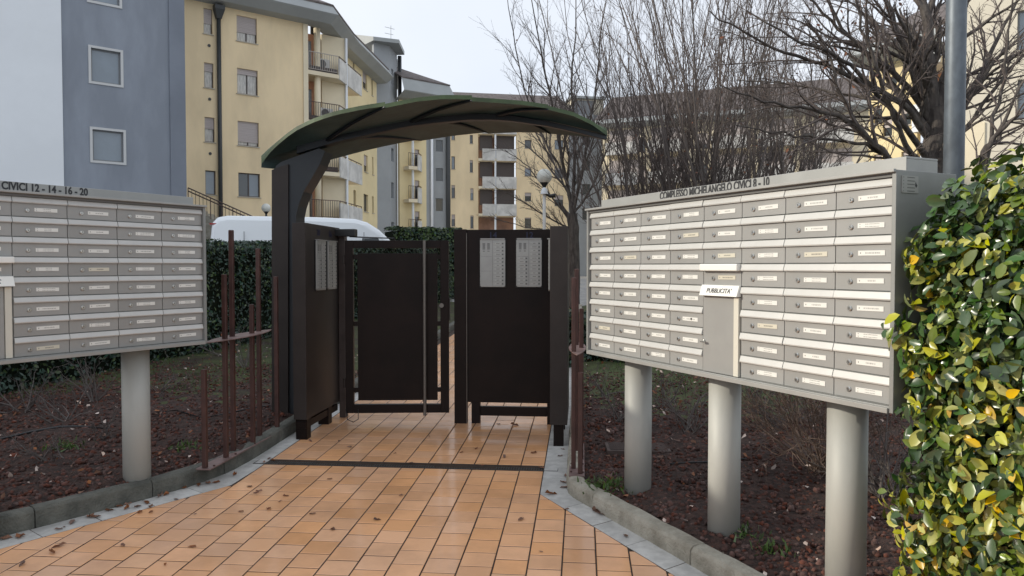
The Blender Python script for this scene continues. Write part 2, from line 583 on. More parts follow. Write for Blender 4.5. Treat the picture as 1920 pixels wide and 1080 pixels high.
# ------------------------------------------------------------------ ground, path, kerbs, soil
def strip_sheet(name, mt, u0, u1, ss, h, kind='structure', nu=2):
    us = np.linspace(u0, u1, nu)
    V = [W(u, s, h) for s in ss for u in us]
    Fq = []
    for j in range(len(ss) - 1):
        for i in range(nu - 1):
            Fq.append((j * nu + i, j * nu + i + 1, (j + 1) * nu + i + 1, (j + 1) * nu + i))
    o = bpy.data.objects.new(name, mesh_np(name, np.array([tuple(p) for p in V]), np.array(Fq), [mt]))
    COL.objects.link(o)
    return tag(o, kind=kind)


strip_sheet('ground', 'bounce_ground', -700, 700, [-60, -4, 0, 10, 26, 700], -0.06)

PT = 0.1849
U0, U1 = -2.505, -0.2865
S_FAR = 21.0


def uL(s):
    return U0 if s >= 5.176 else -2.559 + 0.647 * (s - 5.092)


def uR(s):
    return U1 if s >= 5.15 else -0.278 - 0.628 * (s - 5.137)


# path bed (grout level)
ss = [1.0, 2.0, 3.0, 4.0, 5.15, 5.18, 8, 12, 16, S_FAR]
bed = MB()
for a, b in zip(ss[:-1], ss[1:]):
    bed.quad(W(uL(a) - .25, a, -.0022), W(uR(a) + .25, a, -.0022), W(uR(b) + .25, b, -.0022), W(uL(b) - .25, b, -.0022))
path = bed.build('path', 'grout')
tag(path, 'tiled entrance path', kind='structure')


def clip(poly, a, b, c):                    # keep a*x + b*y <= c
    outp = []
    for i in range(len(poly)):
        p, q = poly[i], poly[(i + 1) % len(poly)]
        dp, dq = a * p[0] + b * p[1] - c, a * q[0] + b * q[1] - c
        if dp <= 0: outp.append(p)
        if dp * dq < 0:
            t = dp / (dp - dq)
            outp.append((p[0] + t * (q[0] - p[0]), p[1] + t * (q[1] - p[1])))
    return outp


def area(poly):
    return 0.5 * sum(poly[i][0] * poly[(i + 1) % len(poly)][1] - poly[(i + 1) % len(poly)][0] * poly[i][1] for i in range(len(poly)))


def inset(poly, d):
    cx = sum(p[0] for p in poly) / len(poly)
    cy = sum(p[1] for p in poly) / len(poly)
    return [(x + d * (1 if x < cx else -1) * min(1, abs(x - cx) / 0.02), y + d * (1 if y < cy else -1) * min(1, abs(y - cy) / 0.02)) for x, y in poly]


def tile_geo(mb, poly, hz, tlt=(0, 0)):
    n = len(poly)
    cx = sum(p[0] for p in poly) / n
    cy = sum(p[1] for p in poly) / n
    inn = inset(poly, 0.0035)
    hh = lambda p: hz + tlt[0] * (p[0] - cx) + tlt[1] * (p[1] - cy)
    b = [W(x, y, -.012) for x, y in poly]
    m_ = [W(x, y, hh((x, y)) - 0.0014) for x, y in poly]
    t = [W(x, y, hh((x, y))) for x, y in inn]
    fs = [tuple(range(2 * n, 3 * n))]
    for i in range(n):
        j = (i + 1) % n
        fs.append((i, j, n + j, n + i))
        fs.append((n + i, n + j, 2 * n + j, 2 * n + i))
    mb.add(b + m_ + t, fs)


tiles = []
DR0, DR1 = 5.672, 5.818                      # drain channel across the path
for i in range(-16, 28):
    ua, ub = U0 + i * PT + 0.0043, U0 + (i + 1) * PT - 0.0043
    phase = (0.5 if i % 2 else 0.0) * 0.183 + random.uniform(-.012, .012)
    s = 1.2 + phase
    s_end = S_FAR if 0 <= i <= 11 else 5.3
    while s < s_end:
        e = s + 0.183
        poly = [(ua, s + .0036), (ub, s + .0036), (ub, e - .0036), (ua, e - .0036)]
        if i < 0:                            # keep u >= line
            poly = clip(poly, -1, 0.647, -(-2.559 - 0.647 * 5.092) - 0.004)
        if i > 11 and poly:
            poly = clip(poly, 1, 0.628, (-0.278 + 0.628 * 5.137) - 0.004)
        parts = []
        if poly and poly[0] and s < DR1 and e > DR0 and 0 <= i <= 11:
            parts = [clip(poly, 0, 1, DR0 - .003), clip(poly, 0, -1, -DR1 - .003)]
        else:
            parts = [poly]
        for p in parts:
            if len(p) >= 3 and area(p) > 6e-4:
                tiles.append(p)
        s = e


def view_size(p):
    cx = sum(q[0] for q in p) / len(p)
    cy = sum(q[1] for q in p) / len(p)
    w = W(cx, cy)
    d = w.y
    if d < 0.5: return 0
    px, py = 960 + F * w.x / d, 540 + F * ((H - w.z) / d - 0.029)
    if px < -30 or px > 1950 or py > 1120: return 0
    return area(p) / d ** 3


tiles.sort(key=view_size, reverse=True)
rest = MB()
for k, p in enumerate(tiles):
    hz, tl = random.uniform(-.0008, .0008), (random.uniform(-.004, .004), random.uniform(-.004, .004))
    if k < 300:
        mb = MB()
        tile_geo(mb, p, hz, tl)
        mb.build('tile', 'tile', path)
    else:
        tile_geo(rest, p, hz, tl)
o = rest.build('tile', 'tile', path)
o['kind'] = 'stuff'

# grey border slabs along both sides
LK = [(-5.53, 1.0), (-4.50, 2.52), (-3.439, 4.092), (-2.987, 4.762), (-2.80, 5.09), (-2.69, 5.40), (-2.655, 5.75), (-2.65, 6.4), (-2.65, 12), (-2.65, S_FAR)]
RK = [(2.47, 1.0), (1.55, 2.49), (0.665, 3.929), (0.42, 4.324), (-0.085, 5.14), (-0.105, 5.35), (-0.105, 8), (-0.105, S_FAR)]


def poly_at(poly, s):
    for (a, b), (c, d) in zip(poly[:-1], poly[1:]):
        if b <= s <= d:
            return a + (c - a) * (s - b) / (d - b)
    return poly[0][0] if s < poly[0][1] else poly[-1][0]


def slabs(inner, kerb, s0, s1, step, left):
    s = s0
    while s < s1:
        diag = s < 5.15
        st = step * (0.83 if diag else 1.0)
        e = min(s + st, s1)
        if s < 5.15 < e: e = 5.15
        g = 0.002
        ia, ib = inner(s + g), inner(e - g)
        ka, kb = poly_at(kerb, s + g), poly_at(kerb, e - g)
        sk = -0.10 if diag else 0.0           # joints square to the edge on the slanted run
        if left:
            poly = [(ka, s + g - sk * 0), (ia - .004, s + g), (ib - .004, e - g), (kb, e - g)]
        else:
            poly = [(ia + .004, s + g), (ka, s + g), (kb, e - g), (ib + .004, e - g)]
        if diag:
            dx = 0.10
            if left:
                poly = [(poly_at(kerb, s + g + dx), s + g + dx), (ia - .004, s + g), (ib - .004, e - g), (poly_at(kerb, e - g + dx), e - g + dx)]
            else:
                poly = [(ia + .004, s + g), (poly_at(kerb, s + g + dx), s + g + dx), (poly_at(kerb, e - g + dx), e - g + dx), (ib + .004, e - g)]
        mb = MB()
        tile_geo(mb, poly, random.uniform(-.001, .001))
        mb.build('border_slab', 'slab', path)
        s = e


slabs(uL, LK, 1.3, 11.0, 0.34, True)
slabs(uR, RK, 1.3, 11.0, 0.36, False)

# drain channel: frame and grates
drain = thing('drain_channel', 'narrow dark metal drain channel crossing the tiled path in front of the gate', 'drain', W(U0 - .09, 5.745), -AZ)
mb = MB()
Lr = 2.415
mb.box(0, -.070, -.02, Lr, -.062, .001).box(0, .062, -.02, Lr, .070, .001).box(0, -.062, -.03, Lr, .062, -.018)
mb.box(-.004, -.07, -.02, 0, .07, .001).box(Lr, -.07, -.02, Lr + .004, .07, .001)
mb.build('channel_frame', 'drain', drain)
ng = 5
gm = MB()
gl = Lr / ng - .004
gm.box(0, -.060, -.012, gl, -.050, -.001).box(0, .050, -.012, gl, .060, -.001).box(0, -.004, -.012, gl, .004, -.0012)
nb_ = 24
for k in range(nb_ + 1):
    x = k * (gl - .008) / nb_
    gm.box(x, -.049, -.012, x + .008, -.005, -.0015)
    gm.box(x, .005, -.012, x + .008, .049, -.0015)
gmesh = gm.mesh('grate', 'drain')
for k in range(ng):
    inst('grate', gmesh, drain, (k * Lr / ng + .002, 0, random.uniform(-.002, 0)))


# kerb stones
def kerb_run(parent, poly, side, mt, lengths, height, width):
    """side -1: stone body lies to -u of the foot line; profile swept along the foot line"""
    pts = [Vector((a, b)) for a, b in poly]
    cum = [0.0]
    for a, b in zip(pts[:-1], pts[1:]):
        cum.append(cum[-1] + (b - a).length)

    def at(d):
        d = max(0, min(cum[-1] - 1e-6, d))
        for k in range(len(pts) - 1):
            if cum[k] <= d <= cum[k + 1]:
                t = (d - cum[k]) / (cum[k + 1] - cum[k])
                return pts[k].lerp(pts[k + 1], t)
        return pts[-1]

    def tang(d):
        a, b = at(d - .12), at(d + .12)
        v = b - a
        return v.normalized() if v.length > 1e-6 else Vector((0, 1))
    prof = [(0.0, -.06), (0.0, height * .45), (0.004, height - .022), (0.022, height - .004), (width * .5, height), (width - .015, height - .004), (width, height - .022), (width, -.06)]
    d, k = 0.0, 0
    while d < cum[-1] - .1:
        e = min(d + lengths[k % len(lengths)], cum[-1])
        n = max(3, int((e - d) / .11))
        rings = []
        hj = random.uniform(-.006, .006)
        for j in range(n + 1):
            q = d + .003 + (e - d - .006) * j / n
            p, t = at(q), tang(q)
            nn = Vector((-t.y, t.x)) * (1 if side < 0 else -1)
            rings.append([W(p.x + nn.x * (x + random.uniform(-.0025, .0025)), p.y + nn.y * x, (h + hj + random.uniform(-.003, .003)) if h > 0 else h) for x, h in prof])
        mb = MB()
        if side > 0:
            rings = [r[::-1] for r in rings]
        mb.loft(rings)
        mb.build('kerb_stone', mt, parent, bevel=0.004)
        d = e
        k += 1


kl = bpy.data.objects.new('kerb', None)
COL.objects.link(kl)
tag(kl, 'dark weathered concrete kerb on the left of the path', kind='structure')
MATS[kl.name] = Matrix()
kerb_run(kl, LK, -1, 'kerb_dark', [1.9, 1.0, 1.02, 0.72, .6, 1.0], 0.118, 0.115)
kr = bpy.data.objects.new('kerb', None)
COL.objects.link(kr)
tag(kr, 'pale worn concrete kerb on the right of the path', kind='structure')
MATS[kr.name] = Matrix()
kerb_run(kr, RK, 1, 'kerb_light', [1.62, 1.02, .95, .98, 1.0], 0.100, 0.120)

HS_L, HS_R = 0.115, 0.085


def soil_h(u, s, side):
    base = HS_L if side < 0 else HS_R
    d = (poly_at(LK, s) - u) if side < 0 else (u - poly_at(RK, s))
    rise = min(max(d - .1, 0) * .05, .06)
    return base + rise + 0.018 * math.sin(u * 3.1 + 1.3 * math.sin(s * 2.3)) * math.cos(s * 2.7) - (0.02 if d < .16 else 0)


def soil_sheet(side, poly, width):
    srow = list(np.arange(1.0, 9.0, 0.09)) + list(np.arange(9.0, S_FAR, .35))
    dcol = [0.03] + list(np.arange(.12, 3.0, 0.09)) + list(np.arange(3.0, width, .4))
    V, Fq, mi = [], [], []
    for s in srow:
        f = poly_at(poly, s)
        for d in dcol:
            u = f + side * d
            j = random.uniform(-.012, .012) if d > .1 else 0
            V.append(tuple(W(u, s, soil_h(u, s, side) + j)))
    n = len(dcol)
    for a in range(len(srow) - 1):
        for b in range(n - 1):
            q = (a * n + b, a * n + b + 1, (a + 1) * n + b + 1, (a + 1) * n + b)
            Fq.append(q if side > 0 else q[::-1])
            far = srow[a] + dcol[b] * .35 + 1.3 * math.sin(dcol[b] * 1.7) * .4
            lim = 8.2 if side < 0 else 8.0
            mi.append(1 if far > lim + random.uniform(-.5, .5) else 0)
    o = bpy.data.objects.new('soil_bed', mesh_np('soil_bed', np.array(V), np.array(Fq), ['soil', 'moss' if side < 0 else 'lawn'], np.array(mi)))
    COL.objects.link(o)
    tag(o, 'bed of dark red lava soil on the ' + ('left' if side < 0 else 'right') + ' of the path', kind='structure')


soil_sheet(-1, LK, 7.0)
soil_sheet(1, RK, 16.0)

# lava rocks: a lumpy stone template scattered on the beds
ico = [(0, 0, 1), (.894, 0, .447), (.276, .851, .447), (-.724, .526, .447), (-.724, -.526, .447), (.276, -.851, .447),
       (.724, .526, -.447), (-.276, .851, -.447), (-.894, 0, -.447), (-.276, -.851, -.447), (.724, -.526, -.447), (0, 0, -1)]
icof = [(0, 1, 2), (0, 2, 3), (0, 3, 4), (0, 4, 5), (0, 5, 1), (1, 6, 2), (2, 7, 3), (3, 8, 4), (4, 9, 5), (5, 10, 1),
        (6, 7, 2), (7, 8, 3), (8, 9, 4), (9, 10, 5), (10, 6, 1), (11, 7, 6), (11, 8, 7), (11, 9, 8), (11, 10, 9), (11, 6, 10)]
tv = np.array(ico) * np.array([1, .8, .65])
tf = np.array(icof)


def bed_points(side, poly, n, smin, smax, dmax, power=1.6):
    P = []
    while len(P) < n:
        s = smin + (smax - smin) * random.random() ** power
        d = .10 + (dmax - .1) * random.random() ** 1.2
        u = poly_at(poly, s) + side * d
        P.append(tuple(W(u, s, soil_h(u, s, side))))
    return np.array(P)


for side, poly, n, smin, nm in ((-1, LK, 15000, 3.4, 'left'), (1, RK, 17000, 2.6, 'right')):
    P = bed_points(side, poly, n, smin, 9.5, 4.2)
    R = rot_from(rng.normal(size=(n, 3)) + np.array([0, 0, .5]), rng.uniform(0, 6.28, n))
    V, Fq = scatter(tv, tf, P, R, rng.uniform(.008, .023, n) * np.where(rng.random(n) < .06, 1.5, 1))
    V += rng.normal(0, .0018, V.shape)
    o = bpy.data.objects.new('gravel', mesh_np('gravel', V, Fq, ['rock']))
    COL.objects.link(o)
    tag(o, 'loose dark red lava stones covering the %s bed' % nm, 'gravel', kind='stuff')

# leaf litter on the soil
lt = np.array([(-.5, 0, 0), (-.2, -.24, .07), (.2, -.26, .02), (.5, 0, .10), (.2, .25, .08), (-.2, .23, 0)])
ltf = np.array([(0, 1, 2, 3), (0, 3, 4, 5)])
for side, poly, n, smin, nm in ((-1, LK, 850, 3.4, 'left'), (1, RK, 800, 2.8, 'right')):
    P = bed_points(side, poly, n, smin, 11, 4.5, 1.1) + np.array([0, 0, .018])
    nrm = rng.normal(0, .45, (n, 3)) + np.array([0, 0, 1])
    V, Fq = scatter(lt, ltf, P, rot_from(nrm, rng.uniform(0, 6.28, n)), rng.uniform(.014, .055, n))
    V += rng.normal(0, .004, V.shape)
    mi = np.repeat((rng.random(n) < .62).astype(int), 2)
    o = bpy.data.objects.new('leaf_litter', mesh_np('leaf_litter', V, Fq, ['litter', 'fallen'], mi))
    COL.objects.link(o)
    tag(o, 'scattered pale and brown fallen leaves on the %s bed' % nm, 'leaf litter', kind='stuff')

# grass blades: lawn beyond the beds
bl = np.array([(-.06, 0, 0), (.06, 0, 0), (.04, .12, .6), (-.03, .3, 1.0)])
blf = np.array([(0, 1, 2, 3)])


def grass(label, pts, hmin, hmax, mt='grass'):
    n = len(pts)
    nrm = rng.normal(0, .35, (n, 3)) + np.array([0, 0, 1])
    V, Fq = scatter(bl, blf, pts, rot_from(nrm, rng.uniform(0, 6.28, n)), rng.uniform(hmin, hmax, n))
    o = bpy.data.objects.new('grass', mesh_np('grass', V, Fq, [mt]))
    COL.objects.link(o)
    tag(o, label, 'grass', kind='stuff')


pts = []
while len(pts) < 9000:
    s = random.uniform(7.0, 14)
    d = random.uniform(.3, 6)
    if s + d * .35 < 8.2: continue
    u = poly_at(RK, s) + d
    pts.append(tuple(W(u, s, soil_h(u, s, 1) - .01)))
grass('short winter grass behind the right bed', np.array(pts), .03, .08)
pts = []
while len(pts) < 6000:
    s = random.uniform(6.0, 12)
    d = random.uniform(.5, 3.6)
    if s + d * .35 < 8.2 or (math.sin(s * 3) + math.cos(d * 4) < -.3): continue
    u = poly_at(LK, s) - d
    pts.append(tuple(W(u, s, soil_h(u, s, -1) - .01)))
grass('mossy low growth at the foot of the left hedge', np.array(pts), .02, .055)

# ------------------------------------------------------------------ mailbox banks
CP, RP, NR = 0.2955, 0.1177, 8              # column pitch, row pitch, rows
BH = 0.995


def bank(label, cat_group, p_right, p_left, central, ncol, header, hdr_span, posts, zb, plaque):
    """p_left / p_right: ground-plan ends of the front face as the viewer sees them (left to right)."""
    dx, dy = p_right[0] - p_left[0], p_right[1] - p_left[1]
    L = math.hypot(dx, dy)
    rz = math.atan2(dy, dx)
    g0 = gz(*p_left) + .1
    root = thing('mailbox_bank', label, 'mailboxes', (p_left[0], p_left[1], g0), rz, cat_group)
    B = zb - g0                              # underside of the cabinet above the root
    T = B + BH
    D = 0.38
    side = 0.020
    cp = (L - 2 * side) / ncol
    mb = MB()
    mb.box(0, 0, B, side, D, T).box(L - side, 0, B, L, D, T)
    mb.box(side, .001, B, L - side, D, B + .014).box(side, D - .012, B + .014, L - side, D, T - .012)
    mb.box(side, .0, T - .012, L - side, D, T)
    mb.box(side, .03, B + .014, L - side, .04, T - .012)
    mb.build('cabinet', 'cab', root, bevel=.002)
    mb = MB()
    mb.box(side + .001, .006, T - .027, L - side - .001, .029, T - .0125)  # solid dark bar standing in for the shaded gap under the hood
    mb.build('recess_shade_bar', 'recess_shade', root)
    mb = MB()
    mb.box(0, -.016, T - .010, L, -.0005, T + .003)
    mb.build('hood_lip', 'hood', root, bevel=.0015)
    mb = MB()
    mb.box(.03, .10, T + .0005, L - .03, .104, T + .064).box(.03, .104, T + .054, L - .03, .30, T + .064)
    mb.box(.03, .104, T + .0005, .034, .30, T + .054).box(L - .034, .104, T + .0005, L - .03, .30, T + .054)
    hood = mb.build('header_strip', 'hood', root, bevel=.002)
    mb = MB()
    mb.box(side, .004, B + .0145, L - side, .03, B + .025).box(side, -.010, B - .002, L - side, -.0005, B + .020)
    mb.build('bottom_rail', 'hood', root, bevel=.0015)
    x0, x1 = hdr_span
    add_text(header, .0635, hood, (x0 * L, .0985, T + .0165), (math.pi / 2, 0, 0), 'ink', bold=.0018, width=(x1 - x0) * L)
    # shared meshes of one compartment
    dh = RP - .037 - .004
    dm = MB().box(.0025, .022, 0, cp - .0025, .0295, dh)
    dm = dm.mesh('mailbox', 'door')
    fm = MB()
    fl = lambda w0, w1, yo, zt, zl: fm.add(
        [(w0, .024, zl), (w0, yo, zl), (w0, yo - .002, zl + .006), (w0, .0185, zt), (w0, .024, zt),
         (w1, .024, zl), (w1, yo, zl), (w1, yo - .002, zl + .006), (w1, .0185, zt), (w1, .024, zt)],
        [(0, 1, 2, 3, 4), (9, 8, 7, 6, 5), (0, 5, 6, 1), (1, 6, 7, 2), (2, 7, 8, 3), (3, 8, 9, 4), (4, 9, 5, 0)])
    fl(.0022, cp - .0022, .0115, dh + .037 - .0025, dh + .001)
    fm = fm.mesh('flap', 'flap')
    lk = MB()
    r0, r1 = .0115, .009
    lk.loft([[(r * math.cos(2 * math.pi * k / 14), y, r * math.sin(2 * math.pi * k / 14)) for k in range(14)] for r, y in ((r0, .0225), (r0, .017), (r1, .0145))][::1])
    lk.cur = 1
    lk.box(-.0014, .0138, -.0045, .0014, .0150, .0045).box(-.0105, .0210, -.0105, .0105, .0221, -.0090)
    lk = lk.mesh('lock', ['steel', 'gap'], smooth=False)
    lw, lh = .130, .0215
    plate = MB().box(0, .0195, 0, lw, .0222, lh)
    nm1, nm2, nm3 = plate.mesh('name_plate', 'name'), plate.mesh('name_plate', 'name2'), plate.mesh('name_plate', 'name3')
    z_top = T - .024
    for c in range(ncol):
        for r in range(NR):
            if c == central and r > 3: continue
            zt = z_top - r * RP
            d = inst('mailbox', dm, root, (side + c * cp, 0, zt - RP + .001))
            if not (c == central and r == 3):
                f = inst('flap', fm, d, (0, 0, 0))
                if random.random() < .25: f.rotation_euler = (random.uniform(-.02, .04), 0, 0)
            inst('lock', lk, d, (.275 * cp, 0, .036), (0, random.uniform(-.5, .5), 0))
            inst('name_plate', random.choice((nm1, nm1, nm1, nm2, nm2, nm3)), d, (.40 * cp + random.uniform(-.003, .003), 0, .029 + random.uniform(-.002, .002)), (0, random.uniform(-.015, .015), 0))
    # proud white flap, advertising tray and its door in the central column
    xa, xb = side + central * cp, side + (central + 1) * cp
    zt = z_top - 3 * RP
    mb = MB()
    mb.box(xa + .001, -.012, zt - .040, xb - .001, .02, zt - .002)
    mb.build('rounded_flap', 'white', root, bevel=.006, seg=3)
    zt = z_top - 4 * RP
    mb = MB()
    mb.hexa([(xa + .001, -.012, zt - .056), (xb - .001, -.012, zt - .056), (xb - .001, .022, zt - .056), (xa + .001, .022, zt - .056),
             (xa + .001, .008, zt + .002), (xb - .001, .008, zt + .002), (xb - .001, .022, zt + .002), (xa + .001, .022, zt + .002)])
    tray = mb.build('advertising_flap', 'white', root, bevel=.002)
    tl = math.atan2(.020, .058)
    add_text("PUBBLICITA'", .036, tray, (xa + .055, -.0062 - .0012, zt - .039), (math.pi / 2 - tl, 0, 0), 'ink', width=.185)
    mb = MB()
    zb2 = B + .028
    mb.box(xa + .003, .018, zb2, xb - .050, .029, zt - .060)
    dr = mb.build('advertising_door', 'door', root, bevel=.002)
    mb = MB()
    mb.tube([(xa + .016, .019, zb2 + .165), (xa + .016, .006, zb2 + .165)], [.008, .007], 12)
    mb.box(xa + .010, -.010, zb2 + .158, xa + .040, .004, zb2 + .166)
    mb.build('door_knob', 'steel', dr, bevel=.001)
    mb = MB().box(xb - .046, .012, zb2, xb - .010, .029, zt - .060)
    mb.build('pale_strip', 'cream_strip', root, bevel=.002)
    if plaque:
        mb = MB().box(L + .0005, .03, T - .092, L + .004, .13, T - .022)
        pq = mb.build('maker_plaque', 'plaque', root)
        mb = MB()
        mb.add([(L + .0046, .116, T - .052), (L + .0046, .123, T - .060), (L + .0046, .116, T - .070), (L + .0046, .109, T - .061), (L + .0046, .112, T - .045)], [(0, 4, 3, 2, 1)])
        mb.build('emblem', 'ink', pq)
    # tubular posts
    for px in posts:
        mb = MB()
        rr = .0895
        n = 28
        mb.loft([[(px + r * math.cos(2 * math.pi * k / n), D / 2 + .01 + r * math.sin(2 * math.pi * k / n), z) for k in range(n)] for r, z in ((rr, -.12), (rr, B))])
        o = mb.build('support_post', 'post', root)
        o.data.polygons.foreach_set('use_smooth', [len(p.vertices) == 4 for p in o.data.polygons])
    return root, L, T, side, cp


a, b = PZ(1100, 390, 5.157), PZ(1681, 318, 3.023)
zb_r = PZ(1680, 778.6, 3.023).z
rb = bank('silver mailbox bank on three posts beside the yellow-green hedge', None, (b.x, b.y), (a.x, a.y), 4, 8,
          'COMPLESSO MICHELANGELO CIVICI 8 - 10', (.29, .668), [.335, 1.165, 1.99], zb_r, True)
# a dark hole punched in one name strip
mb = MB()
mb.tube([(rb[3] + 3 * rb[4] + .66 * rb[4], .0192, rb[2] - .024 - 6 * RP + .041), (rb[3] + 3 * rb[4] + .66 * rb[4], .0188, rb[2] - .024 - 6 * RP + .041)], .007, 10)
mb.build('punched_hole', 'gap', rb[0])

c, d = PZ(0, 500, 4.26), PZ(387, 500, 5.40)
t = (d - c).normalized()
lw_ = 8 * .3125 + .040
a2 = d - t * lw_
zb_l = PZ(384, 645, 5.38).z
lb = bank('silver mailbox bank in the shade at the left edge of the frame', None, (d.x, d.y), (a2.x, a2.y), 3, 8,
          'CIVICI 12 - 14 - 16 - 20', (.494, .690), [.40, 1.15, 2.115], zb_l, False)

# ------------------------------------------------------------------ gate, side panels, canopy, fences
GROT = -AZ


def digits(txt, size, parent, loc, rotz):
    me, _ = text_mesh(txt, size, .0015, .001, 'CENTER')
    me.materials.clear()
    me.materials.append(M['blue_ink'])
    o = inst('house_number', me, parent, loc)
    o.rotation_euler = (math.pi / 2, 0, rotz)
    return o


def intercom(parent, loc, rotz, second_names):
    """entry panel 0.25 x 0.46 m, its face towards local -y"""
    w, h, dep = .245, .462, .022
    c = .012
    poly = [(-w / 2 + c, 0), (w / 2 - c, 0), (w / 2, c), (w / 2, h - c), (w / 2 - c, h), (-w / 2 + c, h), (-w / 2, h - c), (-w / 2, c)]
    mb = MB()
    mb.loft([[(x, y, z) for x, z in poly] for y in (0.0, -dep)])
    e = mb.build('intercom', 'call', parent, bevel=.003)
    e.location = loc
    e.rotation_euler = (0, 0, rotz)
    MB().box(-w / 2 - .007, -.010, -.008, w / 2 + .007, -.0005, h + .003).build('gasket', 'black', e, bevel=.003)
    mb = MB().box(-w / 2 + .005, -.034, h - .002, w / 2 - .005, 0, h + .006)
    mb.build('rain_cap', 'call', e)
    mb = MB()
    for cx in (-.085, -.040):
        for k in range(6):
            mb.box(cx - .013, -dep - .0012, h - .100 + k * .0105, cx + .013, -dep + .002, h - .094 + k * .0105)
        mb.box(cx - .010, -dep - .001, h - .120, cx + .010, -dep + .002, h - .114)
    mb.box(-.003, -dep - .0008, .01, -.001, -dep + .002, h - .012)
    mb.box(-w / 2 + .01, -dep - .0008, h * .63, -.006, -dep + .002, h * .63 + .0015)
    mb.box(-w / 2 + .01, -dep - .0008, h * .33, -.006, -dep + .002, h * .33 + .0015)
    mb.build('speaker_grille', 'call_dark', e)
    cols = [(0.060, 12, 0)] + ([(-.062, 8, 0)] if second_names else [])
    pm = MB().box(-.047, -dep - .002, 0, .026, -dep + .001, .018).mesh('name_strip', 'call_name')
    bm_ = MB().box(.032, -dep - .004, .002, .046, -dep + .001, .014).mesh('bell_button', 'call_dark')
    for cx, n, _ in cols:
        for k in range(n):
            z = .022 + k * .0345 + (.004 if k >= 4 else 0) + (.004 if k >= 8 else 0)
            inst('name_strip', pm, e, (cx - .002, 0, z))
            inst('bell_button', bm_, e, (cx - .002, 0, z))
    return e


# left side panel, parallel to the path
lp = thing('intercom_panel', 'dark brown box panel with two intercoms standing along the left of the gate', 'gate panel', W(-2.49, 6.40), GROT)
mb = MB().box(-.06, 0, .185, .06, .95, 1.935)
body = mb.build('panel_body', 'brown2', lp, bevel=.004)
MB().box(-.045, .02, .10, .045, .90, .165).build('lower_rail', 'brown', lp, bevel=.003)
for y0, y1 in ((.03, .13), (.60, .70)):
    MB().box(-.052, y0, -.02, .052, y1, .184).build('leg', 'brown', lp, bevel=.003)
intercom(lp, (.0605, .355, 1.328), math.pi / 2, True)
intercom(lp, (.0605, .665, 1.328), math.pi / 2, True)
digits('20', .085, lp, (.0622, .335, 1.835), math.pi / 2)
digits('16', .085, lp, (.0622, .655, 1.835), math.pi / 2)
MB().box(.061, .90, .02, .125, .985, 1.86).build('hinge_post', 'post_pale', lp, bevel=.003)
# gate closer on top
gc = MB().box(.02, .80, 1.845, .26, .90, 1.918)
gcl = gc.build('gate_closer', 'black', lp, bevel=.006)
gc = MB()
gc.tube([(.20, .83, 1.842), (.66, .76, 1.822)], .006, 6).tube([(.66, .76, 1.822), (.66, .80, 1.80)], .012, 6)
gc.build('closer_arm', 'black', gcl)

# gate leaf, slightly ajar
gh = W(-2.29, 7.09)
gd = PZ(841.6, 499, 7.30)
grz = math.atan2(gd.y - gh.y, gd.x - gh.x)
GL = math.hypot(gd.x - gh.x, gd.y - gh.y)
gate = thing('gate_leaf', 'dark brown pedestrian gate leaf with tall pull bar standing ajar', 'gate', gh, grz)
zb0, zt0 = .098, 1.782
MB().box(0, -.03, zb0, .078, .03, zt0).build('stile', 'brown', gate, bevel=.003)
MB().box(GL - .082, -.03, zb0, GL, .03, zt0).build('stile', 'brown', gate, bevel=.003)
MB().box(.0785, -.028, zt0 - .074, GL - .0825, .028, zt0).build('top_rail', 'brown', gate, bevel=.003)
MB().box(.0785, -.028, zb0, GL - .0825, .028, zb0 + .084).build('bottom_rail', 'brown', gate, bevel=.003)
MB().box(.118, -.012, zb0 + .122, GL - .112, .012, zt0 - .124).build('sheet', 'brown', gate, bevel=.002)
for z in (.30, .95, 1.60):
    MB().box(.0785, -.010, z, .1178, .010, z + .045).build('fixing_tab', 'brown', gate)
    MB().box(GL - .1118, -.010, z, GL - .0825, .010, z + .045).build('fixing_tab', 'brown', gate)
mb = MB().tube([(GL - .233, -.062, zb0 - .018), (GL - .233, -.062, zt0)], .0165, 14)
mb.box(GL - .239, -.05, .5, GL - .227, -.0125, .52).box(GL - .239, -.05, 1.4, GL - .227, -.0125, 1.42)
mb.build('pull_bar', 'pull', gate, smooth=False)
mb = MB().tube([(GL - .07, -.031, 1.15), (GL - .07, -.048, 1.15)], .022, 14)
mb.build('lock', 'pull', gate)
for z in (.35, 1.55):
    MB().tube([(-.012, -.02, z), (-.012, -.02, z + .09)], .013, 10).build('hinge', 'brown2', gate)
mb = MB().box(GL + .001, -.02, 1.0, GL + .012, .02, 1.22)
mb.build('latch_plate', 'brown2', gate)
mb = MB()
mb.tube([(.0, -.033, .14), (.03, -.10, .05), (.09, -.12, .03), (.13, -.08, .05), (.12, -.033, .14)], .004, 6)
mb.build('cable', 'black', gate)

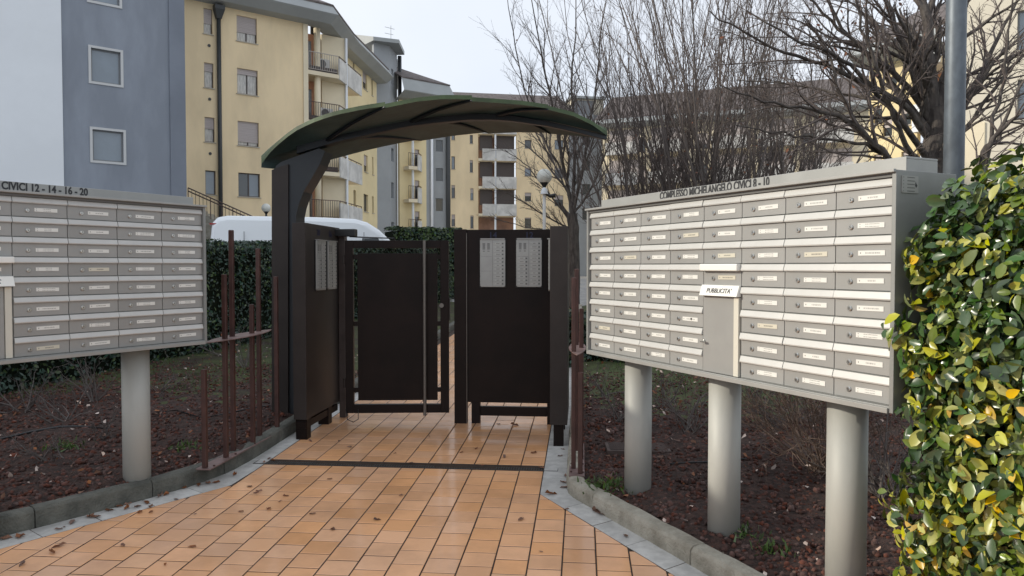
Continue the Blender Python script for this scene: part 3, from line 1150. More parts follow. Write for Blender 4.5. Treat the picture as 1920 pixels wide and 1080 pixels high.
# right panel facing the viewer
rp_ = thing('intercom_panel', 'dark brown panel with intercoms 14 and 12 right of the gate leaf', 'gate panel', W(-1.17, 7.20), GROT)
MB().box(-.060, -.05, -.02, .060, .05, 1.886).build('end_post', 'brown', rp_, bevel=.003)
MB().box(.061, -.030, .205, .915, .030, 1.882).build('panel_body', 'brown', rp_, bevel=.003)
MB().box(.19, -.025, .075, .84, .025, .165).build('lower_rail', 'brown', rp_, bevel=.002)
for x0, x1 in ((.105, .188), (.842, .912)):
    MB().box(x0, -.03, -.02, x1, .03, .204).build('leg', 'brown', rp_, bevel=.002)
MB().box(.0605, -.053, .0, .0655, -.0305, 1.85).build('lit_edge_strip', 'pull', rp_)  # pale strip standing in for the light along the post edge
for px, n in ((924, '14'), (992, '12')):
    p = PS(px, 538, 7.16)
    u, s_ = US(p.x, p.y)
    lx = u + 1.17
    intercom(rp_, (lx, -.0305, p.z - W(-1.17, 7.2).z), 0, n == '12')
    p = PS(px, 447, 7.16)
    digits(n, .082, rp_, (lx, -.0318, p.z - W(-1.17, 7.2).z + .004), 0)

# right wing, parallel to the path
rw = thing('intercom_panel', 'dark brown box panel seen end-on at the right of the tiled path', 'gate panel', W(-.193, 6.37), GROT)
MB().box(-.075, 0, .19, .075, .81, 1.893).build('panel_body', 'brown2', rw, bevel=.004)
for y0, y1 in ((.03, .12), (.62, .71)):
    MB().box(-.045, y0, -.02, .042, y1, .189).build('leg', 'brown', rw, bevel=.003)
intercom(rw, (-.0755, .33, 1.33), -math.pi / 2, True)

# canopy: leaf-shaped roof on one curved post
SP = 7.08
cp_ = thing('canopy', 'dark green leaf-shaped canopy curving over the gate from one brown post', 'canopy', W(-2.86, 7.08), GROT)
inv = MATS[cp_.name].inverted()


def loc_(p):
    return inv @ p


def interp(tab, x):
    for (a, b), (c, d) in zip(tab[:-1], tab[1:]):
        if x <= c:
            return b + (d - b) * (x - a) / (c - a)
    return tab[-1][1]


# underside line of the spine, near edge and far edge as seen, with their distance from the spine plane
SPX = [(488, 312), (520, 301), (560, 290), (607, 276), (635, 268), (700, 253), (766, 239), (810, 233), (880, 226), (927, 226), (960, 228), (1030, 238), (1080, 249), (1137, 263)]
NEAR = [(488, 311, .02), (496, 298, .11), (512, 280, .23), (535, 260, .34), (560, 243, .43), (595, 228, .52), (630, 217.5, .58), (680, 208, .63), (722, 202.5, .66), (780, 192, .68), (830, 188, .68),
        (885, 190, .66), (930, 194, .61), (980, 199, .53), (1028, 207, .42), (1075, 219, .29), (1110, 235, .17), (1139, 256, .03)]
FAR = [(488, 314, .02), (515, 317, .12), (545, 318, .24), (575, 314, .36), (605, 305, .45), (650, 293, .52), (690, 283, .56), (740, 272.5, .60), (790, 264, .62), (850, 256, .62), (917, 250.5, .59), (975, 249.5, .52), (1032, 252, .41), (1080, 256, .28), (1110, 259, .16), (1139, 263, .03)]


def near_pt(x, lift=0):
    v = interp([(a, b) for a, b, c in NEAR], x)
    w = interp([(a, c) for a, b, c in NEAR], x)
    return PS(x, v, SP - w) + Vector((0, 0, lift))


def far_pt(x, lift=0):
    v = interp([(a, b) for a, b, c in FAR], x)
    w = interp([(a, c) for a, b, c in FAR], x)
    return PS(x, v, SP + w) + Vector((0, 0, lift))


def spine_pt(x, lift=0):
    return PS(x, interp(SPX, x), SP) + Vector((0, 0, lift))


def wing(bounds, edge, sgn, nm):
    for k in range(len(bounds) - 1):
        (i0, e0), (i1, e1) = bounds[k], bounds[k + 1]
        nA, nB = 14, 8
        top, bot = [], []
        for a in range(nA + 1):
            ta = a / nA
            pi_, pe_ = spine_pt(i0 + (i1 - i0) * ta, .055), edge(e0 + (e1 - e0) * ta, .016 * ta if k < len(bounds) - 2 else .006)
            for b in range(nB + 1):
                tb_ = b / nB
                p = pi_.lerp(pe_, tb_)
                p.z += .06 * tb_ * (1 - tb_) * 2
                bot.append(loc_(p))
                top.append(loc_(p + Vector((0, 0, .036 if b == nB else .03))))
        n = nB + 1
        mb = MB()
        mb.v = [tuple(p) for p in bot + top]
        N = len(bot)
        for a in range(nA):
            for b in range(nB):
                i = a * n + b
                mb.f.append((i, i + 1, i + n + 1, i + n)); mb.m.append(0)
                mb.f.append((N + i, N + i + n, N + i + n + 1, N + i + 1)); mb.m.append(1)
        for b in range(nB):
            mb.f.append((b, N + b, N + b + 1, b + 1)); mb.m.append(1)
            i = nA * n + b
            mb.f.append((i, i + 1, N + i + 1, N + i)); mb.m.append(1)
        for a in range(nA):
            i = a * n + nB
            mb.f.append((i, N + i, N + i + n, i + n)); mb.m.append(1)
            i = a * n
            mb.f.append((i, i + n, N + i + n, N + i)); mb.m.append(1)
        if sgn < 0:
            mb.f = [f[::-1] for f in mb.f]
        o = mb.build('roof_panel', ['roof_under', 'green_roof'], cp_, smooth=False)
        # rib under the joint at the panel's far end
        if k < len(bounds) - 2:
            a, b = spine_pt(i1, .045), edge(e1, .008)
            m_ = a.lerp(b, .5)
            m_.z += .025
            MB().tube([loc_(a), loc_(a.lerp(b, .25) + Vector((0, 0, .015))), loc_(m_), loc_(a.lerp(b, .75) + Vector((0, 0, .015))), loc_(b)], [.022, .020, .018, .014, .010], 6).build('rib', 'spine', cp_)


wing([(490, 490), (607, 722), (766, 885), (927, 1028), (1136, 1138)], near_pt, 1, 'near')
wing([(490, 490), (635, 790), (810, 917), (959, 1032), (1136, 1138)], far_pt, -1, 'far')
rings = []
for x in list(range(560, 1138, 18)) + [1137]:
    tt = (x - 560) / (1137 - 560)
    hw = .060 - .038 * tt
    ht = .085 - .045 * tt
    p = spine_pt(x)
    rings.append([loc_(p + ES * -hw), loc_(p + ES * hw), loc_(p + ES * hw + Vector((0, 0, ht))), loc_(p + ES * -hw + Vector((0, 0, ht)))])
MB().loft(rings).build('spine', 'spine', cp_, bevel=.008)
# post: two flat cheeks and a recessed web, with the haunch curving into the spine
pz = lambda u, v: loc_(PS(u, v, 6.97))
post_prof = [(510, 790), (563, 790), (563, 405), (567, 385), (577, 360), (592, 335), (605, 312), (614, 284), (606, 270), (560, 282), (530, 300), (510, 322)]
for s0, s1, mt in ((6.95, 6.972, 'brown2'), (7.20, 7.222, 'brown2')):
    front = [loc_(PS(u, v, 6.96) + ES * (s0 - 6.96)) for u, v in ([(510, 790), (541, 790), (541, 308), (526, 312), (510, 319)])]
    back = [p + Vector((0, s1 - s0, 0)) for p in front]
    MB().loft([front, back]).build('post_cheek', mt, cp_, bevel=.003)
front = [loc_(PS(u, v, 7.0) + ES * (6.9725 - 7.0)) for u, v in ([(519, 789), (557, 789), (557, 407), (561, 387), (571, 360), (586, 335), (601, 309), (611, 284), (600, 279), (560, 293), (530, 304), (519, 312)])]
back = [p + Vector((0, .227, 0)) for p in front]
MB().loft([front, back]).build('post_web', 'spine', cp_)


# bar fences on the kerbs
def bar_fence(label, side, u0, bars, plate, base, sgn):
    root = thing('bar_fence', label, 'fence', W(u0, base[0], .118 if sgn < 0 else .1), GROT, None)
    MB().box(-.055, 0, -.003, .055, base[1] - base[0], .007).build('base_plate', 'fencebase', root, bevel=.001)
    bolts = MB()
    for k in range(5):
        y = .08 + k * (base[1] - base[0] - .16) / 4
        for x in (-.042, .042):
            bolts.tube([(x, y + .02 * k % .05, .007), (x, y + .02 * k % .05, .016)], .008, 6)
    bolts.build('bolt', 'redbrown', root)
    n = 16
    y0, y1, zp, hw = plate
    lens = [(hw * math.sin(math.pi * k / n) ** .8 * 1.0, y0 + (y1 - y0) * k / n) for k in range(n + 1)] + [(-hw * math.sin(math.pi * k / n) ** .8, y0 + (y1 - y0) * k / n) for k in range(n - 1, 0, -1)]
    MB().prism(lens, zp, zp + .007).build('cross_plate', 'fencebase', root, bevel=.001)
    for s, off, h in bars:
        MB().box(off - .017, s - base[0] - .017, .007, off + .017, s - base[0] + .017, h).build('bar', 'redbrown', root, bevel=.005)
    return root


def bar_h(s, u, v):                          # bar top height above the kerb plate
    p = W(u, s, 0)
    zc = p.y
    return None


fu = -2.712
bl_ = []
for x, top, bot, off in ((380, 692, 871, .0), (420, 512, 857, .012), (434, 428, 846, -.024), (471, 566, 832, .014), (484, 460, 822, -.022), (517, 511, 811, .004)):
    d_ = ray(x, 500)
    u_ = fu + off
    # distance along the path where this photo column meets the kerb line
    k = d_.x / d_.y
    s_ = (k * (-u_ * -1 * 0 + 0) if False else None)
    # solve x/y = k for W(u,s): (u*ca + s*sa) / (-u*sa + s*ca) = k
    s_ = (u_ * ca + k * u_ * sa) / (k * ca - sa)
    pt = PS(x, top, s_)
    bl_.append((s_, off, pt.z - W(fu, s_, .118).z))
b0 = min(b[0] for b in bl_) - .03
b1 = max(b[0] for b in bl_) + .14
zpl = PS(455, 628, (b0 + b1) / 2).z - W(fu, b0, .118).z
bar_fence('reddish brown bar fence of six uneven bars on the left kerb', -1, fu, bl_, (.04, 1.22, zpl, .10), (b0, b1), -1)
br_ = [(5.30, .024, .73), (5.43, -.025, 1.40), (5.70, .030, 1.16), (5.90, -.008, 1.46), (6.10, .012, .95)]
zpr = PS(1082, 656, 5.6).z - W(-.045, 5.25, .1).z
bar_fence('reddish brown bar fence on the right kerb beside the mailbox bank', 1, -.030, br_, (.0, .98, zpr, .066), (5.24, 6.2), 1)
# ------------------------------------------------------------------ buildings
GB = SLOPE * SCAP                            # level ground behind the hedges


class Facade:
    """a vertical wall plane: origin, horizontal direction left to right as seen, outward normal to the viewer"""

    def __init__(self, p0, az):
        a = math.radians(az)
        self.p = Vector((p0[0], p0[1], 0))
        self.d = Vector((math.sin(a), math.cos(a), 0))
        self.n = Vector((self.d.y, -self.d.x, 0))

    def hit(self, u, v):                     # (x along the wall, height)
        r = ray(u, v)
        c = Vector((0, 0, H))
        t = (self.p - c).dot(self.n) / r.dot(self.n)
        q = c + r * t
        return (q - self.p).dot(self.d), q.z

    def x(self, u):
        return self.hit(u, 499)[0]

    def at(self, x, y, z):                   # y outwards
        q = self.p + self.d * x + self.n * y
        return Vector((q.x, q.y, z))

    def rect(self, l, t, r, b):              # photo rectangle (left edge's top and bottom)
        x0, z1 = self.hit(l, t)
        _, z0 = self.hit(l, b)
        return x0, self.x(r), z0, z1


def fbox(mb, f, x0, x1, y0, y1, z0, z1):     # box in facade space, y outwards
    return mb.hexa([f.at(x0, y1, z0), f.at(x1, y1, z0), f.at(x1, y0, z0), f.at(x0, y0, z0),
                    f.at(x0, y1, z1), f.at(x1, y1, z1), f.at(x1, y0, z1), f.at(x0, y0, z1)])


def wall(parent, f, x0, x1, z0, z1, mt, holes=(), depth=.22, thick=.3, name='wall'):
    xs = sorted({x0, x1, *[h[0] for h in holes], *[h[1] for h in holes]})
    zs = sorted({z0, z1, *[h[2] for h in holes], *[h[3] for h in holes]})
    mb = MB()
    inside = lambda x, z: any(h[0] < x < h[1] and h[2] < z < h[3] for h in holes)
    for a, b in zip(xs[:-1], xs[1:]):
        for c, d in zip(zs[:-1], zs[1:]):
            if not inside((a + b) / 2, (c + d) / 2):
                mb.quad(f.at(a, 0, c), f.at(b, 0, c), f.at(b, 0, d), f.at(a, 0, d))
    for a, b, c, d in holes:
        for p, q in (((a, c), (b, c)), ((b, c), (b, d)), ((b, d), (a, d)), ((a, d), (a, c))):
            mb.quad(f.at(p[0], 0, p[1]), f.at(p[0], -depth, p[1]), f.at(q[0], -depth, q[1]), f.at(q[0], 0, q[1]))
    # back and ends give the wall its thickness
    mb.quad(f.at(x1, -thick, z0), f.at(x0, -thick, z0), f.at(x0, -thick, z1), f.at(x1, -thick, z1))
    mb.quad(f.at(x0, -thick, z0), f.at(x0, 0, z0), f.at(x0, 0, z1), f.at(x0, -thick, z1))
    mb.quad(f.at(x1, 0, z0), f.at(x1, -thick, z0), f.at(x1, -thick, z1), f.at(x1, 0, z1))
    mb.quad(f.at(x0, 0, z1), f.at(x1, 0, z1), f.at(x1, -thick, z1), f.at(x0, -thick, z1))
    return mb.build(name, mt, parent, world=True)


def window(parent, f, r, frame='wframe', shut=0.0, panes=1, glass='glass', sill=True, surround=None, depth=.14, fw=.055):
    x0, x1, z0, z1 = r
    mb = MB()
    y0, y1 = -depth - .05, -depth
    g = .002
    fbox(mb, f, x0 + g, x0 + fw, y0, y1, z0 + g, z1 - g)
    fbox(mb, f, x1 - fw, x1 - g, y0, y1, z0 + g, z1 - g)
    fbox(mb, f, x0 + fw, x1 - fw, y0, y1, z0 + g, z0 + fw)
    fbox(mb, f, x0 + fw, x1 - fw, y0, y1, z1 - fw, z1 - g)
    w = (x1 - x0 - 2 * fw) / panes
    for k in range(1, panes):
        fbox(mb, f, x0 + fw + k * w - fw * .7, x0 + fw + k * w + fw * .7, y0, y1 + .004, z0 + fw, z1 - fw)
    win = mb.build('window', frame, parent, world=True)
    for k in range(panes):
        a, b = x0 + fw + k * w + (fw * .7 if k else 0), x0 + fw + (k + 1) * w - (fw * .7 if k < panes - 1 else 0)
        mb = MB()
        fbox(mb, f, a, b, y0 + .005, y0 + .03, z0 + fw, z1 - fw)
        mb.build('pane', glass if isinstance(glass, str) else glass[k % len(glass)], win, world=True)
    if shut > 0:
        mb = MB()
        zs = z1 - (z1 - z0) * shut
        n = max(3, int((z1 - zs) / .09))
        for k in range(n):                   # slats of the roller shutter, each slightly bowed
            za, zb = zs + (z1 - zs) * k / n, zs + (z1 - zs) * (k + 1) / n
            fbox(mb, f, x0 + .02, x1 - .02, y1 + .012, y1 + .034, za + .004, zb - .004)
        fbox(mb, f, x0 + .02, x1 - .02, y1 + .011, y1 + .020, zs, z1 - g)
        o = mb.build('shutter', 'shutter', win, world=True)
        o['kind'] = 'stuff'
    if sill:
        mb = MB()
        fbox(mb, f, x0 - .06, x1 + .06, -.02, .06, z0 - .05, z0 - .002)
        mb.build('sill', 'sill', win, world=True)
    if surround:
        s = .085
        mb = MB()
        fbox(mb, f, x0 - s, x0 + .001, -.05, .035, z0 - s, z1 + s)
        fbox(mb, f, x1 - .001, x1 + s, -.05, .035, z0 - s, z1 + s)
        fbox(mb, f, x0 + .0015, x1 - .0015, -.05, .033, z1 - .001, z1 + s)
        fbox(mb, f, x0 + .0015, x1 - .0015, -.05, .033, z0 - s, z0 + .001)
        mb.build('surround', surround, win, world=True)
    return win


def holes_of(f, rects):
    return [f.rect(*r) for r in rects]


def railing(parent, f, x0, x1, y, z0, z1, mt, step=.14, name='railing'):
    mb = MB()
    fbox(mb, f, x0, x1, y - .025, y + .025, z1 - .04, z1)
    fbox(mb, f, x0, x1, y - .02, y + .02, z0, z0 + .03)
    n = max(1, int(abs(x1 - x0) / step))
    for k in range(n + 1):
        x = x0 + (x1 - x0) * k / n
        fbox(mb, f, x - .012, x + .012, y - .011, y + .011, z0 + .03, z1 - .04)
    o = mb.build(name, mt, parent, world=True)
    o['kind'] = 'stuff'
    return o


def base_of(f, x):
    q = f.at(x, 0, GB)
    return (q.x, q.y, GB)


# --- grey and white block at the left
fA = Facade(PZ(200, 499, 28), 50)
bA = thing('apartment_building', 'blue grey and white apartment block with square white framed windows at the far left', 'building', base_of(fA, fA.x(122)))
rA = holes_of(fA, [(170, 89, 232, 152), (173, 242, 235, 300.5), (166.5, -56, 231.5, 0)])
xa, xb, xc, xd = fA.x(122), fA.x(322), fA.x(351), -62.0  # left end carried far out of view, added to shade the path
ZA = 18.6  # height chosen so the block's shadow edge falls beside the right kerb
wall(bA, fA, xa, xb, GB - .3, ZA, 'greywall', rA, depth=.20)
for r in rA:
    window(bA, fA, r, frame='wframe_grey', glass='glass_sky', surround='wframe_white', sill=False, depth=.10)
MBp = MB()
fbox(MBp, fA, xb + .003, xc, -.3, .06, GB - .3, ZA)
MBp.build('pilaster', 'greywall2', bA, world=True)
MBp = MB()
fbox(MBp, fA, xd, xa - .003, -.3, .10, GB - .3, ZA)
MBp.build('white_wall', 'whitewall', bA, world=True)
MBp = MB()
fbox(MBp, fA, xd, xc - .05, -12, -.301, GB - .3, ZA - .02)
MBp.build('core', 'greywall', bA, world=True)
MBp = MB()
fbox(MBp, fA, xd - .3, xc + .3, -12.4, .5, ZA, ZA + .35)
MBp.build('roof', 'eave', bA, world=True)

# --- yellow block with the balcony corner
fB = Facade(PZ(465, 499, 43), 51.5)
bB = thing('apartment_building', 'yellow five storey apartment block with rounded corner balconies and grey eaves', 'building', base_of(fB, fB.x(580)))
narrow = [(381.5, 14.5, 403.5, 62), (382.5, 116.5, 404.5, 163.5), (383.5, 218.8, 405.5, 265.5), (384.8, 319, 406.6, 364.5)]
wide = [(443.5, 27.5, 486, 75.5), (444.5, 126.8, 486.8, 174.5), (445.6, 226, 487.6, 272), (446.8, 323.2, 489, 368)]
rN, rW = holes_of(fB, narrow), holes_of(fB, wide)
xB0, xB1 = fB.x(300), fB.x(580)
zE = fB.hit(560, 42)[1]                      # underside of the eaves
wall(bB, fB, xB0, xB1, GB - .3, zE, 'yellow', rN + rW, depth=.2)
for r, sh, gl in zip(rN, (.58, .33, .46, 0), ('curtain', 'curtain', 'curtain', 'glass_sky')):
    window(bB, fB, r, shut=sh, glass=gl)
for r, sh, gl in zip(rW, (.64, .22, .84, 0), (['curtain', 'curtain'], ['curtain', 'curtain'], ['curtain', 'curtain'], ['glass', 'glass_sky'])):
    window(bB, fB, r, shut=sh, panes=2, glass=gl)
for u, v in ((392, 85.5), (393, 186), (394, 288)):
    x, z = fB.hit(u, v)
    mb = MB().tube([fB.at(x, .002, z), fB.at(x, .03, z)], .085, 10)
    mb.build('vent', 'pipe', bB, world=True)
xp = fB.x(413.5)
mb = MB().tube([fB.at(xp, .16, GB), fB.at(xp, .16, zE - .62)], .115, 10)
dp = mb.build('downpipe', 'pipe', bB, world=True, smooth=True)
mb = MB()
mb.hexa([fB.at(xp - .13, .29, zE - .8), fB.at(xp + .13, .29, zE - .8), fB.at(xp + .13, .03, zE - .8), fB.at(xp - .13, .03, zE - .8),
         fB.at(xp - .27, .46, zE - .3), fB.at(xp + .27, .46, zE - .3), fB.at(xp + .27, .03, zE - .3), fB.at(xp - .27, .03, zE - .3)])
fbox(mb, fB, xp - .27, xp + .27, .03, .46, zE - .299, zE - .08)
mb.build('hopper', 'pipe', dp, world=True)
# second facade, heading away parallel to the path
cB = fB.at(fB.x(637), 0, 0)                  # outer corner of the balconies
f2o = Facade((cB.x, cB.y), 5.3)              # plane of the balcony panels
q = f2o.at(0, -1.25, 0)
f2 = Facade((q.x, q.y), 5.3)
x2a, x2b = 3.6, f2.x(708)
fac2 = [(680, 132.5, 690.4, 164), (696.3, 145, 701, 178), (661.5, 112, 667, 131), (682.3, 289, 690.5, 321), (697.6, 294, 701.4, 327), (663, 356, 668.5, 387), (682, 363, 690.8, 396), (697.6, 368, 701.6, 399), (682, 212, 690.5, 245)]
r2 = holes_of(f2, fac2)
wall(bB, f2, x2a, x2b, GB - .3, zE, 'yellow_pale', r2, depth=.2)
for k, r in enumerate(r2):
    window(bB, f2, r, shut=(.55, 0, .2, .6, .2, 0, 0, 0, .4)[k], glass='glass')
# balcony corner: floor slabs, panels, railings, column, inner walls
xL0, xL1 = xB1, fB.x(637)
pan_len = f2o.x(677.5)
floors = [fB.hit(590, v)[1] for v in (133, 226, 320, 409)]
back = -1.7
mb = MB()
fbox(mb, fB, xL0 - .25, xL0 - .001, back, -.301, GB, zE - .01)
mb.build('side_wall', 'yellow', bB, world=True)
mb = MB()
fbox(mb, fB, xL0, xL1 + .3, back - .2, back, GB, zE)
mb.build('loggia_wall', 'terracotta', bB, world=True)
fD = Facade(fB.at(0, back, 0), 51.5)
mb = MB()
xd0 = fB.x(620)
fbox(mb, fB, xd0, xL1 + 1.1, -1.25, -1.1, GB, zE - .05)
mb.build('divider', 'cream', bB, world=True)
mb = MB()
fbox(mb, fB, xL1 + .95, xL1 + 1.08, -1.09, -.93, GB, zE - .05)
mb.build('white_post', 'whitewall', bB, world=True)
mb = MB().tube([fB.at(fB.x(602.5), -.38, GB), fB.at(fB.x(602.5), -.38, zE)], .20, 14)
mb.build('column', 'cream', bB, world=True, smooth=True)
mb = MB()
fbox(mb, fB, xL0 - .3, xL0 - .002, .003, .08, GB, zE - .02)
mb.build('pilaster', 'cream', bB, world=True)
for k, z in enumerate(floors):
    mb = MB()
    P4 = [fB.at(xL0 + .002, back + .01, 0), fB.at(xL0 + .002, .06, 0), fB.at(xL1, .06, 0), f2o.at(pan_len, .0, 0), f2o.at(pan_len, -1.24, 0), fB.at(xL1 + .28, back + .01, 0)]
    mb.loft([[Vector((p.x, p.y, z - .24)) for p in P4], [Vector((p.x, p.y, z)) for p in P4]])
    bal = mb.build('balcony', 'cream', bB, world=True)
    mb = MB()
    fbox(mb, f2o, .0, pan_len, .005, .11, z - .28, z + 1.0)
    mb.build('balcony_panel', 'parapet', bal, world=True)
    mb = MB()
    fbox(mb, f2o, .0, pan_len, .02, .07, z + 1.10, z + 1.15)
    for j in range(5):
        fbox(mb, f2o, .05 + j * (pan_len - .1) / 4 - .02, .05 + j * (pan_len - .1) / 4 + .02, .03, .06, z + 1.0, z + 1.10)
    mb.build('hand_rail', 'rail', bal, world=True)
    railing(bal, fB, xL0 + .05, xL1 - .02, .03, z + .10, z + 1.15, 'rail_pale' if k == 0 else 'rail')
    mb = MB()
    fbox(mb, fB, xL0 + .003, xL1 - .06, .03, .068, z - .10, z + .06) if k == 3 else fbox(mb, fB, xL0 + .003, xL1 - .06, -.05, -.02, z + .002, z + .32)
    mb.build('kick_plate', 'wframe', bal, world=True)
    for a_, b_ in ((.35, .95), (1.9, 2.9)):
        mb = MB()
        fbox(mb, fB, xL0 + a_, xL0 + b_, back + .002, back + .05, z + .02, z + 2.25)
        dd = mb.build('balcony_door', 'wframe_grey', bB, world=True)
        mb = MB()
        fbox(mb, fB, xL0 + a_ + .09, xL0 + b_ - .09, back + .05, back + .07, z + .12, z + 2.15)
        mb.build('pane', 'glass', dd, world=True)
for k, lab in ((0, 'white air conditioner unit on the top corner balcony of the yellow block'), (1, 'white air conditioner unit on the corner balcony one floor below the top')):
    z = floors[k]
    x = fB.x(614 if k == 0 else 619)
    t_ = thing('air_conditioner', lab, 'air conditioner', fB.at(x, -.45, z))
    mb = MB()
    fbox(mb, fB, x - .42, x + .42, -.62, -.32, z + .30, z + .92)
    mb.build('casing', 'ac', t_, world=True, bevel=.02)
    mb = MB()
    c_ = fB.at(x - .1, -.315, z + .61)
    ring = lambda r, y: [fB.at(x - .1 + r * math.cos(2 * math.pi * i / 18), y, z + .61 + r * math.sin(2 * math.pi * i / 18)) for i in range(18)]
    mb.loft([ring(.25, -.319), ring(.25, -.30), ring(.20, -.30), ring(.20, -.315)], cap=True)
    mb.build('fan_grille', 'call_dark', t_, world=True)
    mb = MB()
    for dx_ in (-.35, .27):
        fbox(mb, fB, x + dx_, x + dx_ + .08, -.6, -.34, z, z + .299)
    mb.build('foot', 'rail', t_, world=True)['kind'] = 'stuff'


def eave(parent, segs, zt, out=1.25, rise=.45, fas=.62, back_=3.5, pitch=.45):
    """roof edge along a chain of plan points (left to right seen from outside): soffit, fascia, roof slope"""
    P = [Vector((p.x, p.y, 0)) for p in segs]
    nrm = []
    for i, p in enumerate(P):
        ns = []
        if i > 0: d_ = (p - P[i - 1]).normalized(); ns.append(Vector((d_.y, -d_.x, 0)))
        if i < len(P) - 1: d_ = (P[i + 1] - p).normalized(); ns.append(Vector((d_.y, -d_.x, 0)))
        n = sum(ns, Vector()) / len(ns)
        n = n / max(.3, n.length_squared)
        nrm.append(n)
    line = lambda o_, z: [Vector((p.x + n.x * o_, p.y + n.y * o_, z)) for p, n in zip(P, nrm)]
    rows = [line(-.2, zt - .02), line(.75, zt + .05), line(out, zt + rise), line(out + .06, zt + rise + .06), line(out - .35, zt + rise + fas)]
    mb = MB()
    for a, b in zip(rows[:-1], rows[1:]):
        for i in range(len(P) - 1):
            mb.quad(a[i], a[i + 1], b[i + 1], b[i])
    mb.build('eaves', 'eave', parent, world=True)
    r0, r1 = line(out - .30, zt + rise + fas + .01), line(-back_, zt + rise + fas + pitch * (back_ + out))
    r2_ = line(out - .30, zt + rise + fas + .10)
    r3 = line(-back_, zt + rise + fas + pitch * (back_ + out) + .1)
    mb = MB()
    for i in range(len(P) - 1):
        mb.hexa([r0[i], r0[i + 1], r1[i + 1], r1[i], r2_[i], r2_[i + 1], r3[i + 1], r3[i]])
    return mb.build('roof', 'rooftile', parent, world=True)


eave(bB, [fB.at(xB0, 0, 0), fB.at(xL1 - 1.2, 0, 0), f2.at(4.2, .0, 0), f2.at(x2b + .3, .0, 0)], zE)
x_, z_ = fB.hit(597, 8)
mb = MB()
fbox(mb, fB, fB.x(590), fB.x(604), -3.4, -2.4, zE, zE + 3.6)
ch = mb.build('chimney', 'cream', bB, world=True)
mb = MB()
cx = fB.x(625)
for k in range(4):
    mb.tube([fB.at(cx, -2.6, zE + 1.9 + k * .3), fB.at(cx, -2.6, zE + 2.1 + k * .3)], .36 - .02 * k, 12)
mb.tube([fB.at(cx, -2.6, zE), fB.at(cx, -2.6, zE + 3.0)], .24, 12)
mb.build('roof_vent', 'pipe', bB, world=True)['kind'] = 'stuff'


# --- grey stair towers
def tower(label, corner_px, zc, left_px, right_px, v_top, wins, wx, pipes, az1=51.5, az2=5.3, roof=True, light=2):
    c = PZ(corner_px, 499, zc)
    fa, fb = Facade(c, az1), Facade(c, az2)
    t_ = thing('stair_tower', label, 'stair tower', (c.x, c.y, GB))
    xa_, xb_ = fa.x(left_px), fb.x(right_px)
    zt = fb.hit((corner_px + right_px) / 2, v_top)[1]
    hs = [fb.rect(wx[0], a, wx[1], b) for a, b in wins]
    wall(t_, fa, xa_, -.001, GB - .3, zt, 'towerwall')
    wall(t_, fb, 0, xb_, GB - .3, zt, 'towerwall', hs, depth=.2)
    for h in hs:
        window(t_, fb, h, glass='glass', sill=False, frame='wframe_grey')
    for u, mt, r in pipes:
        f_ = fb if u >= corner_px else fa
        x = f_.x(u)
        mb = MB().tube([f_.at(x, .18, GB), f_.at(x, .18, zt - .1)], r, 8)
        mb.build('downpipe', mt, t_, world=True, smooth=True)
    if roof:
        mb = MB()
        q0, q1, q2, q3 = fa.at(xa_ - .3, .5, 0), fb.at(-.2, .6, 0) + fa.n * .5, fb.at(xb_ + .2, .6, 0), fb.at(xb_ + .2, -5, 0)
        q4 = fa.at(xa_ - .3, -4, 0)
        lo = [Vector((p.x, p.y, zt)) for p in (q0, q1, q2, q3, q4)]
        hi = [Vector((p.x, p.y, zt + .3)) for p in (q0, q1, q2)] + [Vector((q3.x, q3.y, zt + 1.6)), Vector((q4.x, q4.y, zt + 1.6))]
        mb.loft([lo, hi])
        mb.build('roof', 'eave', t_, world=True)
    return t_


tower('grey stair tower with narrow windows beside the yellow balcony block', 732, 61, 703, 746, 96,
      [(128, 157), (206, 236), (277, 302), (341, 371), (416, 443)], (733.8, 739.2), [(747, 'pipe', .17)])
# television aerial on the roof
ap = PZ(733, 85, 61)
mb = MB().tube([ap, ap + Vector((0, 0, 1.6))], .03, 5)
mb.tube([ap + Vector((-.5, 0, 1.5)), ap + Vector((.3, 0, 1.3))], .02, 4).tube([ap + Vector((-.5, 0, 1.0)), ap + Vector((.2, 0, .85))], .02, 4)
o = mb.build('aerial', 'steel')
tag(o, 'thin television aerial on the roof of the grey stair tower', 'aerial')

